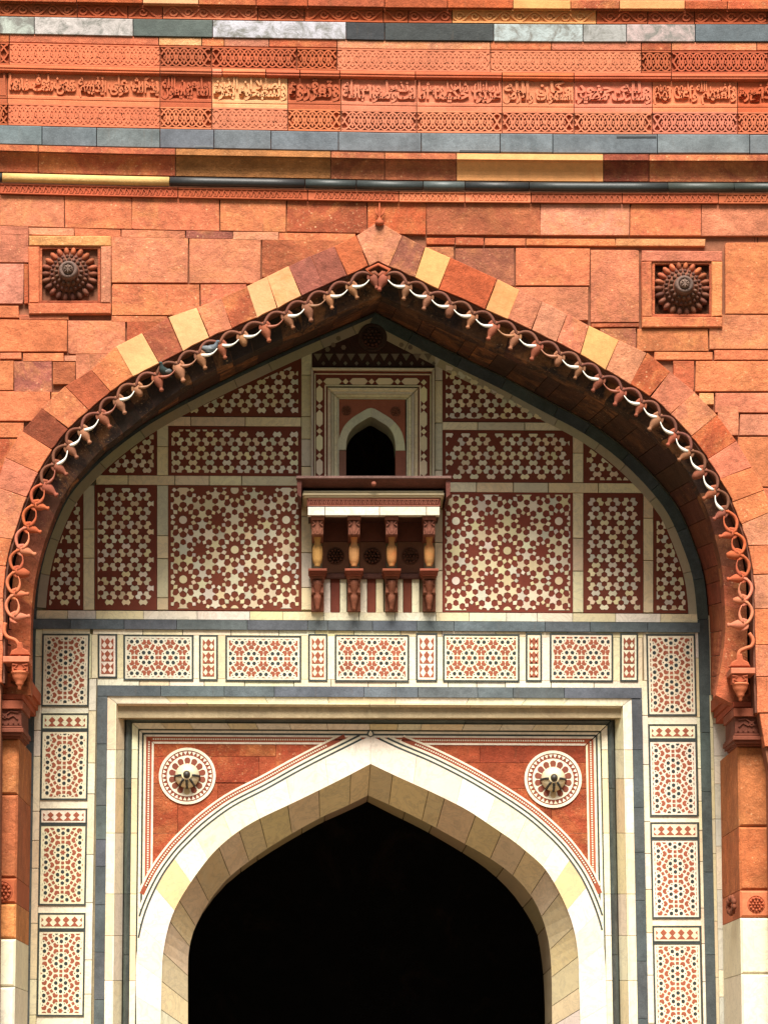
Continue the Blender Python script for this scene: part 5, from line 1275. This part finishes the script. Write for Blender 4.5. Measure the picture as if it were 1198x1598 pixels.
sR = spandrel('red stone spandrel right of the doorway arch point', False, B_((580,1158,748,1190),(748.6,1158,918,1190),(680,1190.6,830,1230),(830.6,1190.6,918,1230),(700,1230.6,860,1300),(860.6,1230.6,920,1300),(850,1300.6,922,1430)))
def sp_rose(label, cx, cy, r):
    t = thing('inlay_rosette', label, 'rosette', U(cx, cy+r, YS), 'round inlaid rosettes above the doorway arch')
    u = MPP(YS); C = U(cx, cy, YS)
    def annulus(m, ra, rb, Yf, Yb, n=48):
        vs_ = []
        for k in range(n):
            a = 2*pi*k/n
            for rr, Y in ((ra,Yf),(rb,Yf),(rb,Yb),(ra,Yb)): vs_.append((C.x+cos(a)*rr*u, Y, C.z+sin(a)*rr*u))
        fs = []
        for k in range(n):
            o, p = 4*k, 4*((k+1)%n); fs += [(o,p,p+1,o+1),(o+1,p+1,p+2,o+2),(o+2,p+2,p+3,o+3),(o+3,p+3,p,o)]
        m.add(vs_, fs)
    m = MB(); annulus(m, r*.905, r, YS-.010, YS+.01); m.build('white_ring', 'marble', t, MW)
    m = MB(); annulus(m, r*.70, r*.905, YS-.004, YS+.01); m.build('red_ring', 'redin', t, (.24,.06,.035))
    m = MB(); m.lathe(C+Vector((0,.004,0)), (0,-1,0), [(0,r*.72*u),(.012,r*.72*u)], 40, False); m.build('white_disc', 'marble', t, MW)
    n = 34
    for k in range(n):
        a = 2*pi*k/n; da_ = pi/n*.82; P = lambda an, rr: (C.x+cos(an)*rr*u*r, C.z+sin(an)*rr*u*r)
        m = MB(); m.wprism([P(a-da_,.865), P(a+da_,.865), P(a,.745)], YS-.009, YS); m.build('tooth', 'inlay', t, jit(MW,.04))
    for k in range(14):
        a = 2*pi*(k+.5)/14; q = []
        for j in range(9):
            b = -pi/2+pi*j/8; rr = .56+.095*cos(b); q.append(((rr)*r*u, .105*sin(b)*r*u))
        q += [(.38*r*u,.06*r*u),(.38*r*u,-.06*r*u)]
        m = MB(); m.wprism([(C.x+cos(a)*x-sin(a)*z, C.z+sin(a)*x+cos(a)*z) for x, z in q], YS-.013, YS-.005); m.build('petal', 'redin', t, jit((.22,.06,.035) if k != 10 else (.55,.40,.22),.06))
    Rb = 19*u
    m = MB(); m.lathe(C+Vector((0,-.01,0)), (0,-1,0), [(0,Rb)]+[(.13*sin(a)+.0, Rb*cos(a)**.8) for a in (.25,.55,.8,1.0,1.2,1.35)], 28); bo = m.build('boss', 'marble', t, (.74,.64,.42))
    for k in range(5):
        a = radians(90+72*k+(22 if k == 1 else 0)+(-22 if k == 4 else 0)); m = MB(); pts = [C+Vector((cos(a)*Rb*c_,-.012-.13*s_-.006,sin(a)*Rb*c_)) for c_, s_ in ((1.0,.05),(.92,.3),(.78,.6),(.6,.84),(.38,.95))]
        if k == 0: continue
        m.tube(pts, .014, 6); m.build('rib', 'black', bo, (.02,.02,.018))
    a = radians(270); m = MB(); m.tube([C+Vector((cos(a)*Rb*c_,-.018-.13*s_,sin(a)*Rb*c_)) for c_, s_ in ((1.0,.05),(.92,.3),(.78,.6),(.6,.84),(.38,.95))], .014, 6); m.build('rib', 'black', bo, (.02,.02,.018))
    m = MB(); m.lathe(C+Vector((0,-.12,0)), (0,-1,0), [(0,.062),(.03,.06),(.04,.045),(.03,.040)], 16); m.build('knob_ring', 'marble', bo, MC)
    m = MB(); m.lathe(C+Vector((0,-.14,0)), (0,-1,0), [(0,.04),(.03,.038),(.05,.02)], 14); m.build('knob', 'black', bo, (.03,.025,.02))
sp_rose('round rosette with white teeth and ivory boss, left of the doorway arch point', 292.5, 1211, 43.5)
sp_rose('round rosette with white teeth and ivory boss, right of the doorway arch point', 862.5, 1216, 44)

# ================================================================== PIGEONS
def pigeon(label, px, py, face, body, head):
    c = U(px, py, .0); s = .0078; F_ = Vector((face, -.25, 0)).normalized(); Z = Vector((0,0,1))
    m = MB(); P = lambda f, z: c+F_*f*s+Z*z*s
    m.tube([P(-17,-4),P(-13,-2.5),P(-9,-1),P(-4,0),P(1,.5),P(5,2),P(7.5,5),P(8.6,8),P(9.6,10),P(11.5,10.2),P(13.5,9.6)], [q*s for q in (1.2,2.0,3.0,5.0,5.8,5.0,3.2,2.5,2.7,2.0,.4)], 10)
    m.lathe(P(-1,-4), (0,0,-1), [(0,.006),(.035,.004)], 5); m.lathe(P(3,-4), (0,0,-1), [(0,.006),(.035,.004)], 5)
    t = m.build('pigeon', 'slate', None, body, label=label, cat='pigeon', group='pigeons perched in the bud fringe')
    side = F_.cross(Z).normalized()
    for sd in (-1, 1):
        m = MB(); m.ell(P(-4,.8)+side*sd*4.6*s, F_*9.5*s-Z*1.5*s, Z*3.6*s, side*1.6*s, 8, 5); m.build('wing', 'slate', t, lerp(body, (.3,.32,.33), .5))
pigeon('grey pigeon with pale barred wings perched in the fringe, upper of two', 329, 545, 1, (.10,.12,.14), (.05,.07,.08))
pigeon('darker greenish pigeon perched in the fringe, lower left of two', 257, 580, -.15, (.035,.055,.05), (.03,.06,.05))
